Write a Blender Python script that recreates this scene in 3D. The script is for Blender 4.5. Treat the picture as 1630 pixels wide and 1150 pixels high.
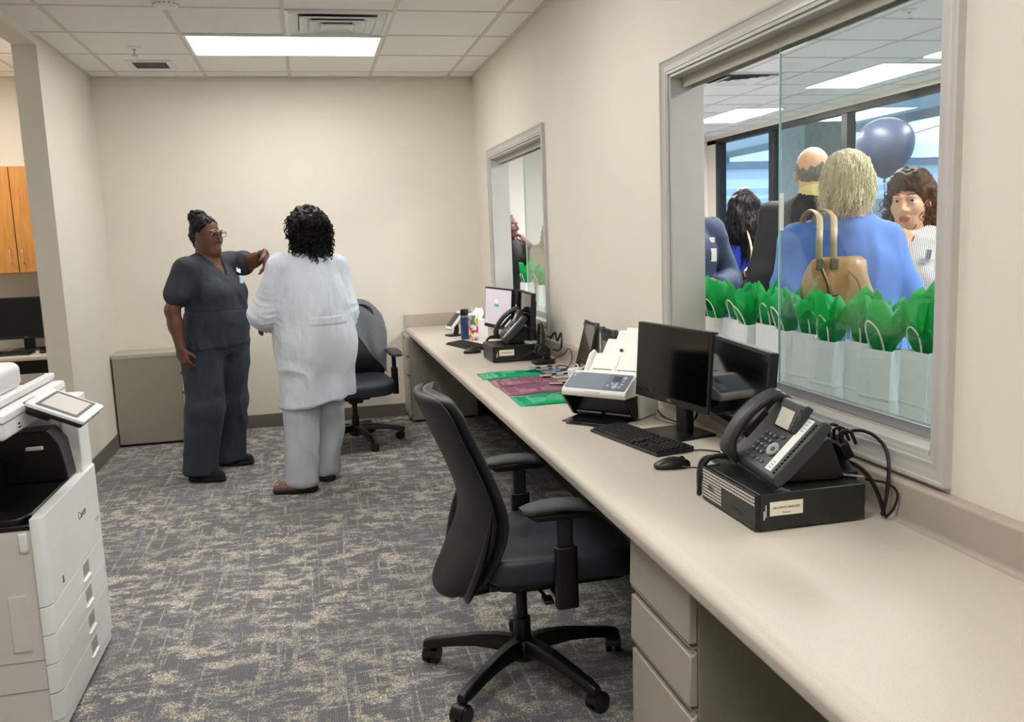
import bpy, math, random
import numpy as np
from mathutils import Matrix, Vector
for o in list(bpy.data.objects): bpy.data.objects.remove(o)
sc = bpy.context.scene; COL = sc.collection
rnd = random.Random(7)
PI = math.pi
# ---------------------------------------------------------------- camera
cam = bpy.data.cameras.new('camera'); cam_o = bpy.data.objects.new('camera', cam); COL.objects.link(cam_o)
cam.sensor_width = 36; cam.sensor_fit = 'HORIZONTAL'; cam.lens = 1403.0/1630*36; cam.clip_start = .05; cam.clip_end = 400
_r = Vector((0.9738624, -0.22370019, -0.03937317)); _u = Vector((0.06991641, 0.13030234, 0.98900606)); _f = Vector((0.21611043, 0.96590865, -0.14253687))
cam_o.matrix_world = Matrix(((_r.x, _u.x, -_f.x, -1.3753), (_r.y, _u.y, -_f.y, 0), (_r.z, _u.z, -_f.z, 1.4528), (0, 0, 0, 1)))
sc.camera = cam_o
# ---------------------------------------------------------------- view, world, sun
sc.view_settings.view_transform = 'Standard'; sc.view_settings.look = 'None'; sc.view_settings.gamma = 1
sc.view_settings.exposure = 0.90
OFFICE_LIGHT, LOBBY_LIGHT, SKY = 8.0, 20.0, 1.6
w = bpy.data.worlds.new('sky'); sc.world = w; w.use_nodes = True
nt = w.node_tree; nt.nodes.clear()
bg = nt.nodes.new('ShaderNodeBackground'); out = nt.nodes.new('ShaderNodeOutputWorld'); bg.inputs[1].default_value = SKY
tc = nt.nodes.new('ShaderNodeTexCoord'); sep = nt.nodes.new('ShaderNodeSeparateXYZ'); nt.links.new(tc.outputs['Generated'], sep.inputs[0])
cr = nt.nodes.new('ShaderNodeValToRGB'); nt.links.new(sep.outputs['Z'], cr.inputs[0])
cr.color_ramp.elements[0].position = 0.0; cr.color_ramp.elements[0].color = (.55, .80, .95, 1)
cr.color_ramp.elements[1].position = .6; cr.color_ramp.elements[1].color = (.10, .32, .75, 1)
e = cr.color_ramp.elements.new(.16); e.color = (.22, .58, .88, 1)
ns = nt.nodes.new('ShaderNodeTexNoise'); ns.inputs['Scale'].default_value = 5; ns.inputs['Detail'].default_value = 6
mp = nt.nodes.new('ShaderNodeMapping'); mp.inputs['Scale'].default_value = (1, 1, 3.5); nt.links.new(tc.outputs['Generated'], mp.inputs[0]); nt.links.new(mp.outputs[0], ns.inputs['Vector'])
c2 = nt.nodes.new('ShaderNodeValToRGB'); c2.color_ramp.elements[0].position = .47; c2.color_ramp.elements[1].position = .66; nt.links.new(ns.outputs[0], c2.inputs[0])
mx = nt.nodes.new('ShaderNodeMixRGB'); mx.inputs[2].default_value = (.85, .93, 1, 1); nt.links.new(c2.outputs[0], mx.inputs[0]); nt.links.new(cr.outputs[0], mx.inputs[1])
nt.links.new(mx.outputs[0], bg.inputs[0]); nt.links.new(bg.outputs[0], out.inputs[0])
sun = bpy.data.lights.new('sun', 'SUN'); sun.energy = 1.2; sun.angle = .02; sun.color = (1, .95, .88)
sun_o = bpy.data.objects.new('sun', sun); COL.objects.link(sun_o); sun_o.rotation_euler = (math.radians(28), math.radians(-30), 0)

# ---------------------------------------------------------------- helpers
def lin(h):
    if isinstance(h, tuple): return h
    h = h.lstrip('#'); c = [int(h[i:i+2], 16)/255 for i in (0, 2, 4)]
    return tuple((x/12.92 if x <= .04045 else ((x+.055)/1.055)**2.4) for x in c)
MATS = {}
def mat(name, col, rough=.5, metal=0, var=.08, scale=30, bump=0, bscale=200, spec=.5, emit=None, estr=0, trans=0, coat=0, stretch=None, sheen=0, bdist=.004):
    """principled material whose colour and roughness are broken up by procedural noise"""
    if name in MATS: return MATS[name]
    m = bpy.data.materials.new(name); m.use_nodes = True; n = m.node_tree.nodes; l = m.node_tree.links
    p = n['Principled BSDF']; c = lin(col)
    t = n.new('ShaderNodeTexCoord'); mp = n.new('ShaderNodeMapping'); l.new(t.outputs['Object'], mp.inputs[0])
    if stretch: mp.inputs['Scale'].default_value = stretch
    ns = n.new('ShaderNodeTexNoise'); ns.inputs['Scale'].default_value = scale; ns.inputs['Detail'].default_value = 4; l.new(mp.outputs[0], ns.inputs['Vector'])
    cr = n.new('ShaderNodeValToRGB'); l.new(ns.outputs[0], cr.inputs[0])
    a, b = max(0, 1-var), 1+var
    cr.color_ramp.elements[0].position = .3; cr.color_ramp.elements[1].position = .7
    cr.color_ramp.elements[0].color = tuple(x*a for x in c)+(1,); cr.color_ramp.elements[1].color = tuple(min(1, x*b) for x in c)+(1,)
    l.new(cr.outputs[0], p.inputs['Base Color'])
    p.inputs['Roughness'].default_value = rough; p.inputs['Metallic'].default_value = metal
    p.inputs['Specular IOR Level'].default_value = spec; p.inputs['Transmission Weight'].default_value = trans
    p.inputs['Coat Weight'].default_value = coat
    if sheen: p.inputs['Sheen Weight'].default_value = sheen
    if emit: p.inputs['Emission Color'].default_value = lin(emit)+(1,); p.inputs['Emission Strength'].default_value = estr
    if bump:
        b2 = n.new('ShaderNodeTexNoise'); b2.inputs['Scale'].default_value = bscale; b2.inputs['Detail'].default_value = 3; l.new(mp.outputs[0], b2.inputs['Vector'])
        bn = n.new('ShaderNodeBump'); bn.inputs['Strength'].default_value = bump; bn.inputs['Distance'].default_value = bdist; l.new(b2.outputs[0], bn.inputs['Height']); l.new(bn.outputs[0], p.inputs['Normal'])
    MATS[name] = m; return m
def glassmat(name, tint=(.93, .97, .95), ior=1.5, rough=0.0, gain=1.0):
    if name in MATS: return MATS[name]
    m = bpy.data.materials.new(name); m.use_nodes = True; n = m.node_tree.nodes; l = m.node_tree.links; n.clear()
    o = n.new('ShaderNodeOutputMaterial'); tr = n.new('ShaderNodeBsdfTransparent'); tr.inputs[0].default_value = tint+(1,)
    gl = n.new('ShaderNodeBsdfGlossy'); gl.inputs['Roughness'].default_value = rough
    fr = n.new('ShaderNodeFresnel'); ge = n.new('ShaderNodeNewGeometry'); mr = n.new('ShaderNodeMapRange'); mr.inputs[3].default_value = ior; mr.inputs[4].default_value = 1/ior
    l.new(ge.outputs['Backfacing'], mr.inputs[0]); l.new(mr.outputs[0], fr.inputs[0])
    ml = n.new('ShaderNodeMath'); ml.operation = 'MULTIPLY'; ml.inputs[1].default_value = gain; l.new(fr.outputs[0], ml.inputs[0])
    mx = n.new('ShaderNodeMixShader'); l.new(ml.outputs[0], mx.inputs[0]); l.new(tr.outputs[0], mx.inputs[1]); l.new(gl.outputs[0], mx.inputs[2]); l.new(mx.outputs[0], o.inputs[0])
    MATS[name] = m; return m

class MB:
    def __init__(s): s.v = []; s.f = []; s.m = []; s.M = Matrix.Identity(4); s.cur = 0
    def at(s, loc=(0, 0, 0), rot=(0, 0, 0)):
        s.M = Matrix.Translation(loc) @ Matrix.Rotation(rot[2], 4, 'Z') @ Matrix.Rotation(rot[1], 4, 'Y') @ Matrix.Rotation(rot[0], 4, 'X'); return s
    def add(s, vs, fs, mat=None):
        k = len(s.v); s.v += [tuple(s.M @ Vector(p)) for p in vs]; s.f += [tuple(i+k for i in f) for f in fs]
        s.m += [s.cur if mat is None else mat]*len(fs); return s
    def box(s, lo, hi, mat=None):
        x0, y0, z0 = lo; x1, y1, z1 = hi
        return s.add([(x0,y0,z0),(x1,y0,z0),(x1,y1,z0),(x0,y1,z0),(x0,y0,z1),(x1,y0,z1),(x1,y1,z1),(x0,y1,z1)],
                     [(0,3,2,1),(4,5,6,7),(0,1,5,4),(1,2,6,5),(2,3,7,6),(3,0,4,7)], mat)
    def cbox(s, c, d, mat=None): return s.box([c[i]-d[i]/2 for i in range(3)], [c[i]+d[i]/2 for i in range(3)], mat)
    def prism(s, poly, a, b, axis='z', mat=None):
        """poly of 2D points extruded along axis from a to b; x: (y,z)  y: (x,z)  z: (x,y)"""
        n = len(poly)
        P = {'z': lambda p, h: (p[0], p[1], h), 'y': lambda p, h: (p[0], h, p[1]), 'x': lambda p, h: (h, p[0], p[1])}[axis]
        vs = [P(p, a) for p in poly]+[P(p, b) for p in poly]
        fs = [tuple(range(n-1, -1, -1)), tuple(range(n, 2*n))]+[(i, (i+1) % n, n+(i+1) % n, n+i) for i in range(n)]
        return s.add(vs, fs, mat)
    def loft(s, rings, cap=True, closed=False, mat=None):
        n = len(rings[0]); vs = [p for r in rings for p in r]; fs = []
        R = len(rings)
        for j in range(R if closed else R-1):
            a = j*n; b = ((j+1) % R)*n
            fs += [(a+i, a+(i+1) % n, b+(i+1) % n, b+i) for i in range(n)]
        if cap and not closed: fs += [tuple(range(n-1, -1, -1)), tuple((R-1)*n+i for i in range(n))]
        return s.add(vs, fs, mat)
    def tube(s, pts, r, n=8, cap=True, mat=None, flat=1.0, up=None):
        pts = [Vector(p) for p in pts]; rs = r if isinstance(r, (list, tuple)) else [r]*len(pts); rings = []
        t0 = (pts[1]-pts[0]).normalized(); u = Vector(up) if up else (Vector((0, 0, 1)) if abs(t0.z) < .9 else Vector((1, 0, 0)))
        for i, p in enumerate(pts):
            t = (pts[min(i+1, len(pts)-1)]-pts[max(i-1, 0)]).normalized()
            u = (u-t*u.dot(t)); u = u.normalized() if u.length > 1e-6 else t.orthogonal().normalized(); b = t.cross(u)
            rings.append([tuple(p+(b*math.cos(q)+u*math.sin(q)*flat)*rs[i]) for q in [2*PI*k/n for k in range(n)]])
        return s.loft(rings, cap, mat=mat)
    def cyl(s, a, b, r, r2=None, n=20, mat=None): return s.tube([a, b], [r, r if r2 is None else r2], n, mat=mat)
    def lathe(s, prof, n=24, mat=None, cap=True):
        return s.loft([[(r*math.cos(2*PI*k/n), r*math.sin(2*PI*k/n), z) for k in range(n)] for r, z in prof], cap, mat=mat)
    def ell(s, c, r, nu=16, nv=10, mat=None):
        rings = []
        for j in range(1, nv):
            t = PI*j/nv; rings.append([(c[0]+r[0]*math.sin(t)*math.cos(2*PI*k/nu), c[1]+r[1]*math.sin(t)*math.sin(2*PI*k/nu), c[2]-r[2]*math.cos(t)) for k in range(nu)])
        return s.loft(rings, True, mat=mat)
    def grid(s, P, mat=None):
        a, b = len(P), len(P[0])
        return s.add([tuple(p) for r in P for p in r], [(i*b+j, i*b+j+1, (i+1)*b+j+1, (i+1)*b+j) for i in range(a-1) for j in range(b-1)], mat)
    def mesh(s, name):
        me = bpy.data.meshes.new(name); me.from_pydata(s.v, [], s.f); me.polygons.foreach_set('material_index', s.m); me.update(); return me
def build(name, mb, mats, parent=None, bevel=0, seg=2, sub=0, smooth=True, solid=0, ang=40, label=None, fixn=False):
    me = mb.mesh(name) if isinstance(mb, MB) else mb
    for m in (mats if isinstance(mats, (list, tuple)) else [mats]): me.materials.append(m)
    o = bpy.data.objects.new(name, me); COL.objects.link(o)
    if parent: o.parent = parent
    if smooth:
        me.polygons.foreach_set('use_smooth', [True]*len(me.polygons)); me.set_sharp_from_angle(angle=math.radians(ang))
    if solid: md = o.modifiers.new('solid', 'SOLIDIFY'); md.thickness = solid; md.offset = 0
    if bevel:
        md = o.modifiers.new('bevel', 'BEVEL'); md.width = bevel; md.segments = seg; md.limit_method = 'ANGLE'; md.angle_limit = math.radians(35); md.harden_normals = False
    if sub: md = o.modifiers.new('sub', 'SUBSURF'); md.levels = sub; md.render_levels = sub
    if label: o['label'] = label
    return o
def tag(o, label, cat, group=None):
    o['label'] = label; o['category'] = cat
    if group: o['group'] = group
    return o
def thing(name, label, cat, loc=(0, 0, 0), rz=0, group=None):
    o = bpy.data.objects.new(name, None); COL.objects.link(o); o.location = loc; o.rotation_euler = (0, 0, rz); o.empty_display_size = .05
    return tag(o, label, cat, group)
def struct(name, mb, mats, **k):
    par = k.get('parent'); o = build(name, mb, mats, **k)
    if not par: o['kind'] = 'structure'
    return o
def place(o, loc, rz=0, rot=None):
    o.location = loc; o.rotation_euler = rot or (0, 0, rz); return o
def dup(root, loc, rz, label, group=None, link_all=True):
    r = root.copy(); COL.objects.link(r); r.location = loc; r.rotation_euler = (0, 0, rz); r['label'] = label
    if group: r['group'] = group
    def rec(src, dst):
        for ch in list(src.children):
            c = ch.copy(); COL.objects.link(c); c.parent = dst; rec(ch, c)
    rec(root, r); return r
def text(name, body, size, m, parent, loc, rot, align='CENTER', ext=.0004):
    cu = bpy.data.curves.new(name, 'FONT'); cu.body = body; cu.size = size; cu.align_x = align; cu.align_y = 'CENTER'; cu.extrude = ext; cu.materials.append(m)
    q = bpy.data.objects.new(name, cu); COL.objects.link(q); me = bpy.data.meshes.new_from_object(q); bpy.data.objects.remove(q); bpy.data.curves.remove(cu)
    o = bpy.data.objects.new(name, me); COL.objects.link(o); o.location = loc; o.rotation_euler = rot
    if parent: o.parent = parent
    return o
def arc(pts, n=8):
    """Catmull-Rom through pts"""
    P = [Vector(p) for p in pts]; P = [P[0]*2-P[1]]+P+[P[-1]*2-P[-2]]; out = []
    for i in range(1, len(P)-2):
        for k in range(n):
            t = k/n; a, b, c, d = P[i-1:i+3]
            out.append(.5*((2*b)+(c-a)*t+(2*a-5*b+4*c-d)*t*t+(3*b-a-3*c+d)*t**3))
    return out+[P[-2]]
def rrect(w, d, r, n=5):
    o = []
    for cx, cy, a0 in ((w/2-r, d/2-r, 0), (-w/2+r, d/2-r, PI/2), (-w/2+r, -d/2+r, PI), (w/2-r, -d/2+r, 1.5*PI)):
        o += [(cx+r*math.cos(a0+PI/2*k/n), cy+r*math.sin(a0+PI/2*k/n)) for k in range(n+1)]
    return o
# ---------------------------------------------------------------- materials
H = 2.713; YB = 7.2; XL = -2.846; ZC = .732
M_wall = mat('wall_paint', '#e6e1d4', .75, var=.015, scale=3, bump=.06, bscale=260)
M_ceil = mat('ceiling_tile', '#f3f2ef', .9, var=.05, scale=160, bump=.12, bscale=220)
M_tee = mat('ceiling_tee', '#d3cfc6', .5, var=.02)
M_trim = mat('window_trim_paint', '#c2c0bc', .35, var=.02, scale=8)
M_base = mat('vinyl_base', '#6d675e', .5, var=.03)
M_top = mat('beige_laminate', '#cac2b5', .42, var=.09, scale=420, spec=.4)
M_splash = mat('taupe_laminate', '#b0a599', .42, var=.09, scale=420, spec=.4)
M_ped = mat('taupe_metal', '#969083', .42, var=.03, scale=60, bump=.03, bscale=500)
M_pedf = mat('taupe_metal_front', '#b3ada0', .4, var=.03, scale=60, bump=.03, bscale=500)
M_black = mat('black_plastic', '#070708', .38, var=.2, scale=80)
M_blackm = mat('matte_black_plastic', '#0c0c0d', .55, var=.2, scale=120, bump=.05, bscale=600)
M_dark = mat('dark_panel', '#1b1917', .6, var=.05)  # tone darkened to stand in for shade under worktop and desk
M_white = mat('white_plastic', '#e8e9ea', .35, var=.02)
M_chrome = mat('chrome', '#c9c9c9', .2, 1, var=.03)
M_glossblk = mat('screen_glass', '#050506', .06, var=.1, spec=.5)
M_paper = mat('white_paper', '#f2f2f0', .7, var=.02)
M_ink = mat('ink', '#2a2a2c', .7, var=.05)
M_lamp = mat('light_diffuser', '#ffffff', .5, var=.01, emit='#fffbf6', estr=OFFICE_LIGHT)
M_lampL = mat('lobby_light_diffuser', '#ffffff', .5, var=.01, emit='#fffaf5', estr=LOBBY_LIGHT)

def carpet():
    m = bpy.data.materials.new('carpet_tile'); m.use_nodes = True; n = m.node_tree.nodes; l = m.node_tree.links; p = n['Principled BSDF']
    p.inputs['Roughness'].default_value = .95; p.inputs['Specular IOR Level'].default_value = .1
    t = n.new('ShaderNodeTexCoord'); X = t.outputs['Object']
    def mp(sc=(1, 1, 1), rot=0, loc=(0, 0, 0)):
        q = n.new('ShaderNodeMapping'); q.inputs['Scale'].default_value = sc; q.inputs['Rotation'].default_value = (0, 0, rot); q.inputs['Location'].default_value = loc; l.new(X, q.inputs[0]); return q.outputs[0]
    def noise(v, s, d=3, r=.55):
        q = n.new('ShaderNodeTexNoise'); q.inputs['Scale'].default_value = s; q.inputs['Detail'].default_value = d; q.inputs['Roughness'].default_value = r; l.new(v, q.inputs['Vector']); return q.outputs[0]
    def ramp(v, a, b):
        q = n.new('ShaderNodeMapRange'); q.inputs[1].default_value = a; q.inputs[2].default_value = b; l.new(v, q.inputs[0]); return q.outputs[0]
    def math_(op, a, b):
        q = n.new('ShaderNodeMath'); q.operation = op
        for i, z in enumerate((a, b)):
            if isinstance(z, (int, float)): q.inputs[i].default_value = z
            else: l.new(z, q.inputs[i])
        return q.outputs[0]
    big = ramp(noise(mp(), 1.7, 2), .30, .58)                      # where the worn pattern is dense
    blot = ramp(noise(mp((1, 1.25, 1), .3), 9, 6, .76), .49, .575)     # blotches
    sx = ramp(noise(mp((1.3, 38, 1), .06), 1.2, 4, .65), .57, .615)     # streaks along x
    sy = ramp(noise(mp((38, 1.3, 1), -.05, (3, 0, 0)), 1.2, 4, .65), .565, .61)   # streaks along y
    fine = ramp(noise(mp(), 260, 2), .30, .70); fine2 = ramp(noise(mp(), 130, 2, .6), .44, .58)
    brk = ramp(noise(mp(), 26, 4, .7), .38, .58)
    a = math_('MULTIPLY', blot, math_('ADD', math_('MULTIPLY', big, .75), .25))
    st = math_('MULTIPLY', math_('MAXIMUM', sx, sy), math_('ADD', math_('MULTIPLY', brk, .7), .15))
    msk = math_('MULTIPLY', math_('MAXIMUM', a, math_('MULTIPLY', st, .9)), math_('ADD', math_('MULTIPLY', fine2, .95), .18))
    # woven ribs: direction switches tile by tile
    ck = n.new('ShaderNodeTexChecker'); ck.inputs['Scale'].default_value = 1/.61; l.new(mp(loc=(.2, .1, .013)), ck.inputs['Vector'])
    w1 = n.new('ShaderNodeTexWave'); w1.bands_direction = 'X'; w1.inputs['Scale'].default_value = 40; w1.inputs['Distortion'].default_value = 1.2; w1.inputs['Detail Scale'].default_value = 30; l.new(X, w1.inputs['Vector'])
    w2 = n.new('ShaderNodeTexWave'); w2.bands_direction = 'Y'; w2.inputs['Scale'].default_value = 40; w2.inputs['Distortion'].default_value = 1.2; w2.inputs['Detail Scale'].default_value = 30; l.new(X, w2.inputs['Vector'])
    mw = n.new('ShaderNodeMix'); mw.data_type = 'FLOAT'; l.new(ck.outputs['Fac'], mw.inputs[0]); l.new(w1.outputs['Fac'], mw.inputs[2]); l.new(w2.outputs['Fac'], mw.inputs[3])
    g = math_('MULTIPLY', math_('ADD', math_('MULTIPLY', mw.outputs[0], .30), .70), math_('ADD', math_('MULTIPLY', fine, .75), .15))
    cb = n.new('ShaderNodeMix'); cb.data_type = 'RGBA'; l.new(g, cb.inputs[0]); cb.inputs[6].default_value = lin('#303034')+(1,); cb.inputs[7].default_value = lin('#a0a0a6')+(1,)
    cm = n.new('ShaderNodeMix'); cm.data_type = 'RGBA'; l.new(msk, cm.inputs[0]); l.new(cb.outputs[2], cm.inputs[6]); cm.inputs[7].default_value = lin('#e0d9c6')+(1,)
    l.new(cm.outputs[2], p.inputs['Base Color'])
    bn = n.new('ShaderNodeBump'); bn.inputs['Strength'].default_value = .5; bn.inputs['Distance'].default_value = .004; l.new(g, bn.inputs['Height']); l.new(bn.outputs[0], p.inputs['Normal'])
    return m
M_carpet = carpet()
# ---------------------------------------------------------------- room shell
struct('floor', MB().box((-5.2, -2.2, -.1), (4.6, 12.4, 0)), M_carpet)
# light panels sit in the ceiling plane: build the ceiling around them
gx = [-.205-.6096*i for i in range(-8, 9)]; gy = [6.976-.6096*i for i in range(-9, 15)]
struct('ceiling', MB().box((-5.2, -2.2, H), (4.6, 12.4, H+.1)), M_ceil)
mb = MB()
for x in gx:
    if x < -.02 and x > -5: mb.box((x-.011, -2.2, H-.004), (x+.011, YB, H))
    if x > .14: mb.box((x-.012, -2.2, H-.004), (x+.012, 12.2, H))
for y in gy:
    if y < YB-.03: mb.box((-5, y-.008, H-.003), (-.002, y+.008, H))
    mb.box((.13, y-.012, H-.0035), (4.5, y+.012, H))
mb.box((-.022, -2.2, H-.006), (0, YB, H)).box((-5, YB-.022, H-.006), (0, YB, H)).box((XL, 5.87, H-.006), (XL+.022, YB, H))
struct('trim_1', mb, M_tee)
# right wall with its two openings
OP = [(1.722, 3.228), (5.11, 6.615)]; OZ = (.905, 2.025); WT = .125
mb = MB()
mb.box((0, -2.2, 0), (WT, 7.2, OZ[0])).box((0, -2.2, OZ[1]), (WT, 7.2, H))
for a, b in ((-2.2, OP[0][0]), (OP[0][1], OP[1][0]), (OP[1][1], 7.2)): mb.box((0, a, OZ[0]), (WT, b, OZ[1]))
struct('wall_right', mb, M_wall, smooth=False)
struct('wall_back', MB().box((-5.2, YB, 0), (WT, YB+.12, H)), M_wall)
struct('wall_left', MB().box((XL-.135, 5.855, 0), (XL, YB, H)).box((XL-.135, -2.2, 2.663), (XL, 5.855, H)), M_wall, smooth=False)
struct('wall_far_left', MB().box((-5.2, -2.2, 0), (-5.1, YB, H)), M_wall)
struct('wall_front', MB().box((-5.2, -2.3, 0), (4.6, -2.2, H)), M_wall)
struct('baseboard_left', MB().box((XL, 5.85, 0), (XL+.009, YB, .105)).box((XL-.136, 5.846, 0), (XL+.009, 5.856, .105)), M_base, bevel=.003)
struct('baseboard_back', MB().box((XL, YB-.009, 0), (0, YB, .105)).box((-5.1, YB-.009, 0), (XL-.135, YB, .105)), M_base, bevel=.003)
struct('baseboard_right', MB().box((-.009, -2.2, 0), (0, YB, .105)), M_base, bevel=.003)

# ---------------------------------------------------------------- reception windows
M_pane = glassmat('window_glass', (.915, .955, .94), 1.5)
M_paneedge = mat('glass_edge', '#bfe3df', .2, var=.03)
M_rail = mat('aluminium_rail', '#a7a9ad', .35, .6, var=.03)
M_track = mat('track_paint', '#b2ada0', .5, var=.03)
def casing(mb, y0, y1, z0, z1, wdt):
    """mitred stepped casing around an opening, profile (offset outwards, depth into the room)"""
    prof = [(0, 0), (0, .012), (.010, .012), (.012, .016), (.020, .016), (.024, .013), (.034, .0125), (.040, .017), (.048, .019), (.051, .024), (wdt, .024), (wdt, 0)]
    rings = []
    for (y, sy), (z, sz) in (((y0, -1), (z0, -1)), ((y1, 1), (z0, -1)), ((y1, 1), (z1, 1)), ((y0, -1), (z1, 1))):
        rings.append([(-d*.8, y+sy*o, z+sz*o) for o, d in prof])
    mb.loft(rings, closed=True)
for k, (y0, y1) in enumerate(OP):
    wn = bpy.data.objects.new('window_%d' % (k+1), None); COL.objects.link(wn); wn['kind'] = 'structure'
    mb = MB(); casing(mb, y0, y1, OZ[0], OZ[1], .060); build('window_casing', mb, M_trim, wn, smooth=True, ang=50)
    mb = MB(); t = .012
    mb.box((-.002, y0, OZ[0]), (WT+.01, y0+t, OZ[1])).box((-.002, y1-t, OZ[0]), (WT+.01, y1, OZ[1])).box((-.002, y0+t, OZ[1]-t), (WT+.01, y1-t, OZ[1])).box((-.004, y0+t, OZ[0]), (WT+.01, y1-t, OZ[0]+t))
    build('window_jamb', mb, M_trim, wn, bevel=.001)
    mb = MB().box((.045, y0+t, OZ[1]-.05), (.052, y1-t, OZ[1]-t)).box((.085, y0+t, OZ[1]-.05), (.092, y1-t, OZ[1]-t)).box((.052, y0+t, OZ[1]-.03), (.085, y1-t, OZ[1]-t))
    build('sliding_track', mb, M_track, wn)
    mb = MB().box((.05, y0+t, OZ[0]+t), (.09, y1-t, OZ[0]+t+.004)); build('bottom_track', mb, M_track, wn)
    yg = 2.535 if k == 0 else 5.86
    gl = build('sliding_pane', MB().box((.066, y0+t, OZ[0]+t+.006), (.072, yg, OZ[1]-.03)), M_pane, wn, smooth=False)
    build('pane_edge', MB().box((.0655, yg, OZ[0]+t+.006), (.0725, yg+.003, OZ[1]-.03)), M_paneedge, gl)
    build('pane_rail', MB().box((.058, y0+t, OZ[0]+t+.004), (.080, yg, OZ[0]+t+.034)), M_rail, gl, bevel=.002)
    if k == 0: build('pane_pull', MB().box((.060, yg-.028, 1.43), (.066, yg-.012, 1.545)), M_white, gl, bevel=.001)

# ---------------------------------------------------------------- countertop
ct = thing('countertop', 'long beige laminate reception countertop with rounded front edge and backsplash under both windows', 'countertop', (-.33, 3, ZC-.04))
def nose():
    p = [(-.033, ZC-.032), (-.033, ZC), (-.598, ZC), (-.602, ZC), (-.610, ZC+.0012), (-.620, ZC+.0022), (-.630, ZC+.0020), (-.639, ZC-.001), (-.6455, ZC-.006), (-.6495, ZC-.012), (-.6505, ZC-.016), (-.6505, ZC-.018), (-.6505, ZC-.034), (-.6500, ZC-.036), (-.647, ZC-.0405), (-.643, ZC-.042), (-.641, ZC-.042), (-.60, ZC-.042), (-.60, ZC-.032)]
    return [(x+.33, z-ZC+.04) for x, z in p]
build('worktop', MB().prism(nose(), -4.6, .4625, 'y'), M_top, ct, ang=60)
build('worktop', MB().prism(nose(), .4640, 4.168, 'y'), M_top, ct, ang=60)
def bsp(x0, x1):
    return [(x0, 0), (x0, .1), (x1+.012, .1), (x1+.010, .1), (x1+.005, .0988), (x1+.0015, .0955), (x1, .091), (x1, .089), (x1, .014), (x1, .012), (x1-.003, .005), (x1-.008, .001), (x1-.014, .0002), (x1-.014, 0)]
build('backsplash', MB().prism([(x+.33, z+.04) for x, z in bsp(-.0005, -.032)], -4.6, 4.168, 'y'), M_splash, ct, ang=60)
build('backsplash', MB().prism([(4.1995-y, z+.04) for y, z in [(0, 0), (0, .1), (.024, .1), (.031, .094), (.031, 0)]], -.32, .298, 'x'), M_splash, ct, ang=60)
build('support_panel', MB().box((-.05, -4.4, -.69), (.31, -4.38, -.002)).box((.29, -4.38, -.69), (.31, 4.0, -.002)), M_dark, ct, label='dark modesty panel under the worktop')  # panel colour imitates the shade below the worktop

def pedestal(label, loc, rz, wd, dp, ht, first=True, split=(.655, .535, .505, .385, .355, .055)):
    """drawer pedestal, front faces local -y; origin at front centre on the floor"""
    t = thing('file_pedestal', label, 'cabinet', loc, rz, 'drawer pedestals')
    build('carcass', MB().box((-wd/2, .022, .02), (-wd/2+.012, dp, ht-.03)).box((wd/2-.012, .022, .02), (wd/2, dp, ht-.03)).box((-wd/2+.012, .06, .02), (wd/2-.012, dp, ht-.03)), M_ped, t, bevel=.001)
    build('top_panel', MB().box((-wd/2-.003, .006, ht-.03), (wd/2+.003, dp+.003, ht)), M_pedf, t, bevel=.003)
    build('plinth', MB().box((-wd/2+.02, .05, 0), (wd/2-.02, dp-.02, .02)), M_black, t)
    zz = split
    for a, b in ((zz[0], zz[1]), (zz[2], zz[3]), (zz[4], zz[5])):
        d = build('drawer', MB().prism([(0, b), (.021, b), (.021, a+.012), (.012, a), (.004, a)], -wd/2+.004, wd/2-.004, 'x'), M_pedf, t, bevel=.0028)
        build('drawer_pull', MB().box((-wd/2+.006, .003, b-.012), (wd/2-.006, .05, b-.009)).box((-wd/2+.006, .003, b-.012), (wd/2-.006, .006, b-.004)), M_pedf, d)
    mb = MB().cyl((0, .02, ht-.017), (0, -.004, ht-.017), .008, n=14); build('lock', mb, mat('brass_lock', '#9a8a6a', .3, 1), t)
    return t
pedestal('taupe three-drawer pedestal under the counter nearest the camera', (-.615, 1.905, 0), -PI/2, .38, .55, .688)
pedestal('taupe drawer pedestal under the far end of the counter against the back wall', (-.685, 7.03, 0), -PI/2, .31, .55, .688)
pedestal('taupe drawer pedestal standing alone in the left back corner', (-2.345, 7.03, 0), PI/2, .325, .485, .688)

# ---------------------------------------------------------------- ceiling fittings
def panel_light(label, cx, cy, lx, ly, m, grp=None):
    t = thing('ceiling_light', label, 'ceiling light', (cx, cy, H-.012), 0, grp)
    w = .02
    build('frame', MB().box((-lx/2, -ly/2, 0), (lx/2, -ly/2+w, .012)).box((-lx/2, ly/2-w, 0), (lx/2, ly/2, .012)).box((-lx/2, -ly/2+w, 0), (-lx/2+w, ly/2-w, .012)).box((lx/2-w, -ly/2+w, 0), (lx/2, ly/2-w, .012)), M_white, t)
    build('diffuser', MB().box((-lx/2+w, -ly/2+w, .003), (lx/2-w, ly/2-w, .011)), m, t)
    return t
panel_light('wide rectangular lit ceiling panel over the two people standing in the office', -1.424, 6.061, 1.2, .59, M_lamp)
LG = 'office ceiling lights'
panel_light('added unseen lit ceiling panel above the near office chair', -1.424, 3.623, 1.2, .59, M_lamp)  # this and the next three: out of view, added for more office light
panel_light('added unseen lit ceiling panel behind the camera', -1.424, 1.185, 1.2, .59, M_lamp)
panel_light('added unseen lit ceiling panel at the front end of the office', -1.424, -1.25, 1.2, .59, M_lamp)
panel_light('added unseen lit ceiling panel in the cabinet alcove', -3.86, 6.061, 1.2, .59, M_lamp)

M_copg_ = mat('duct_grey', '#77787a', .6)
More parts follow.
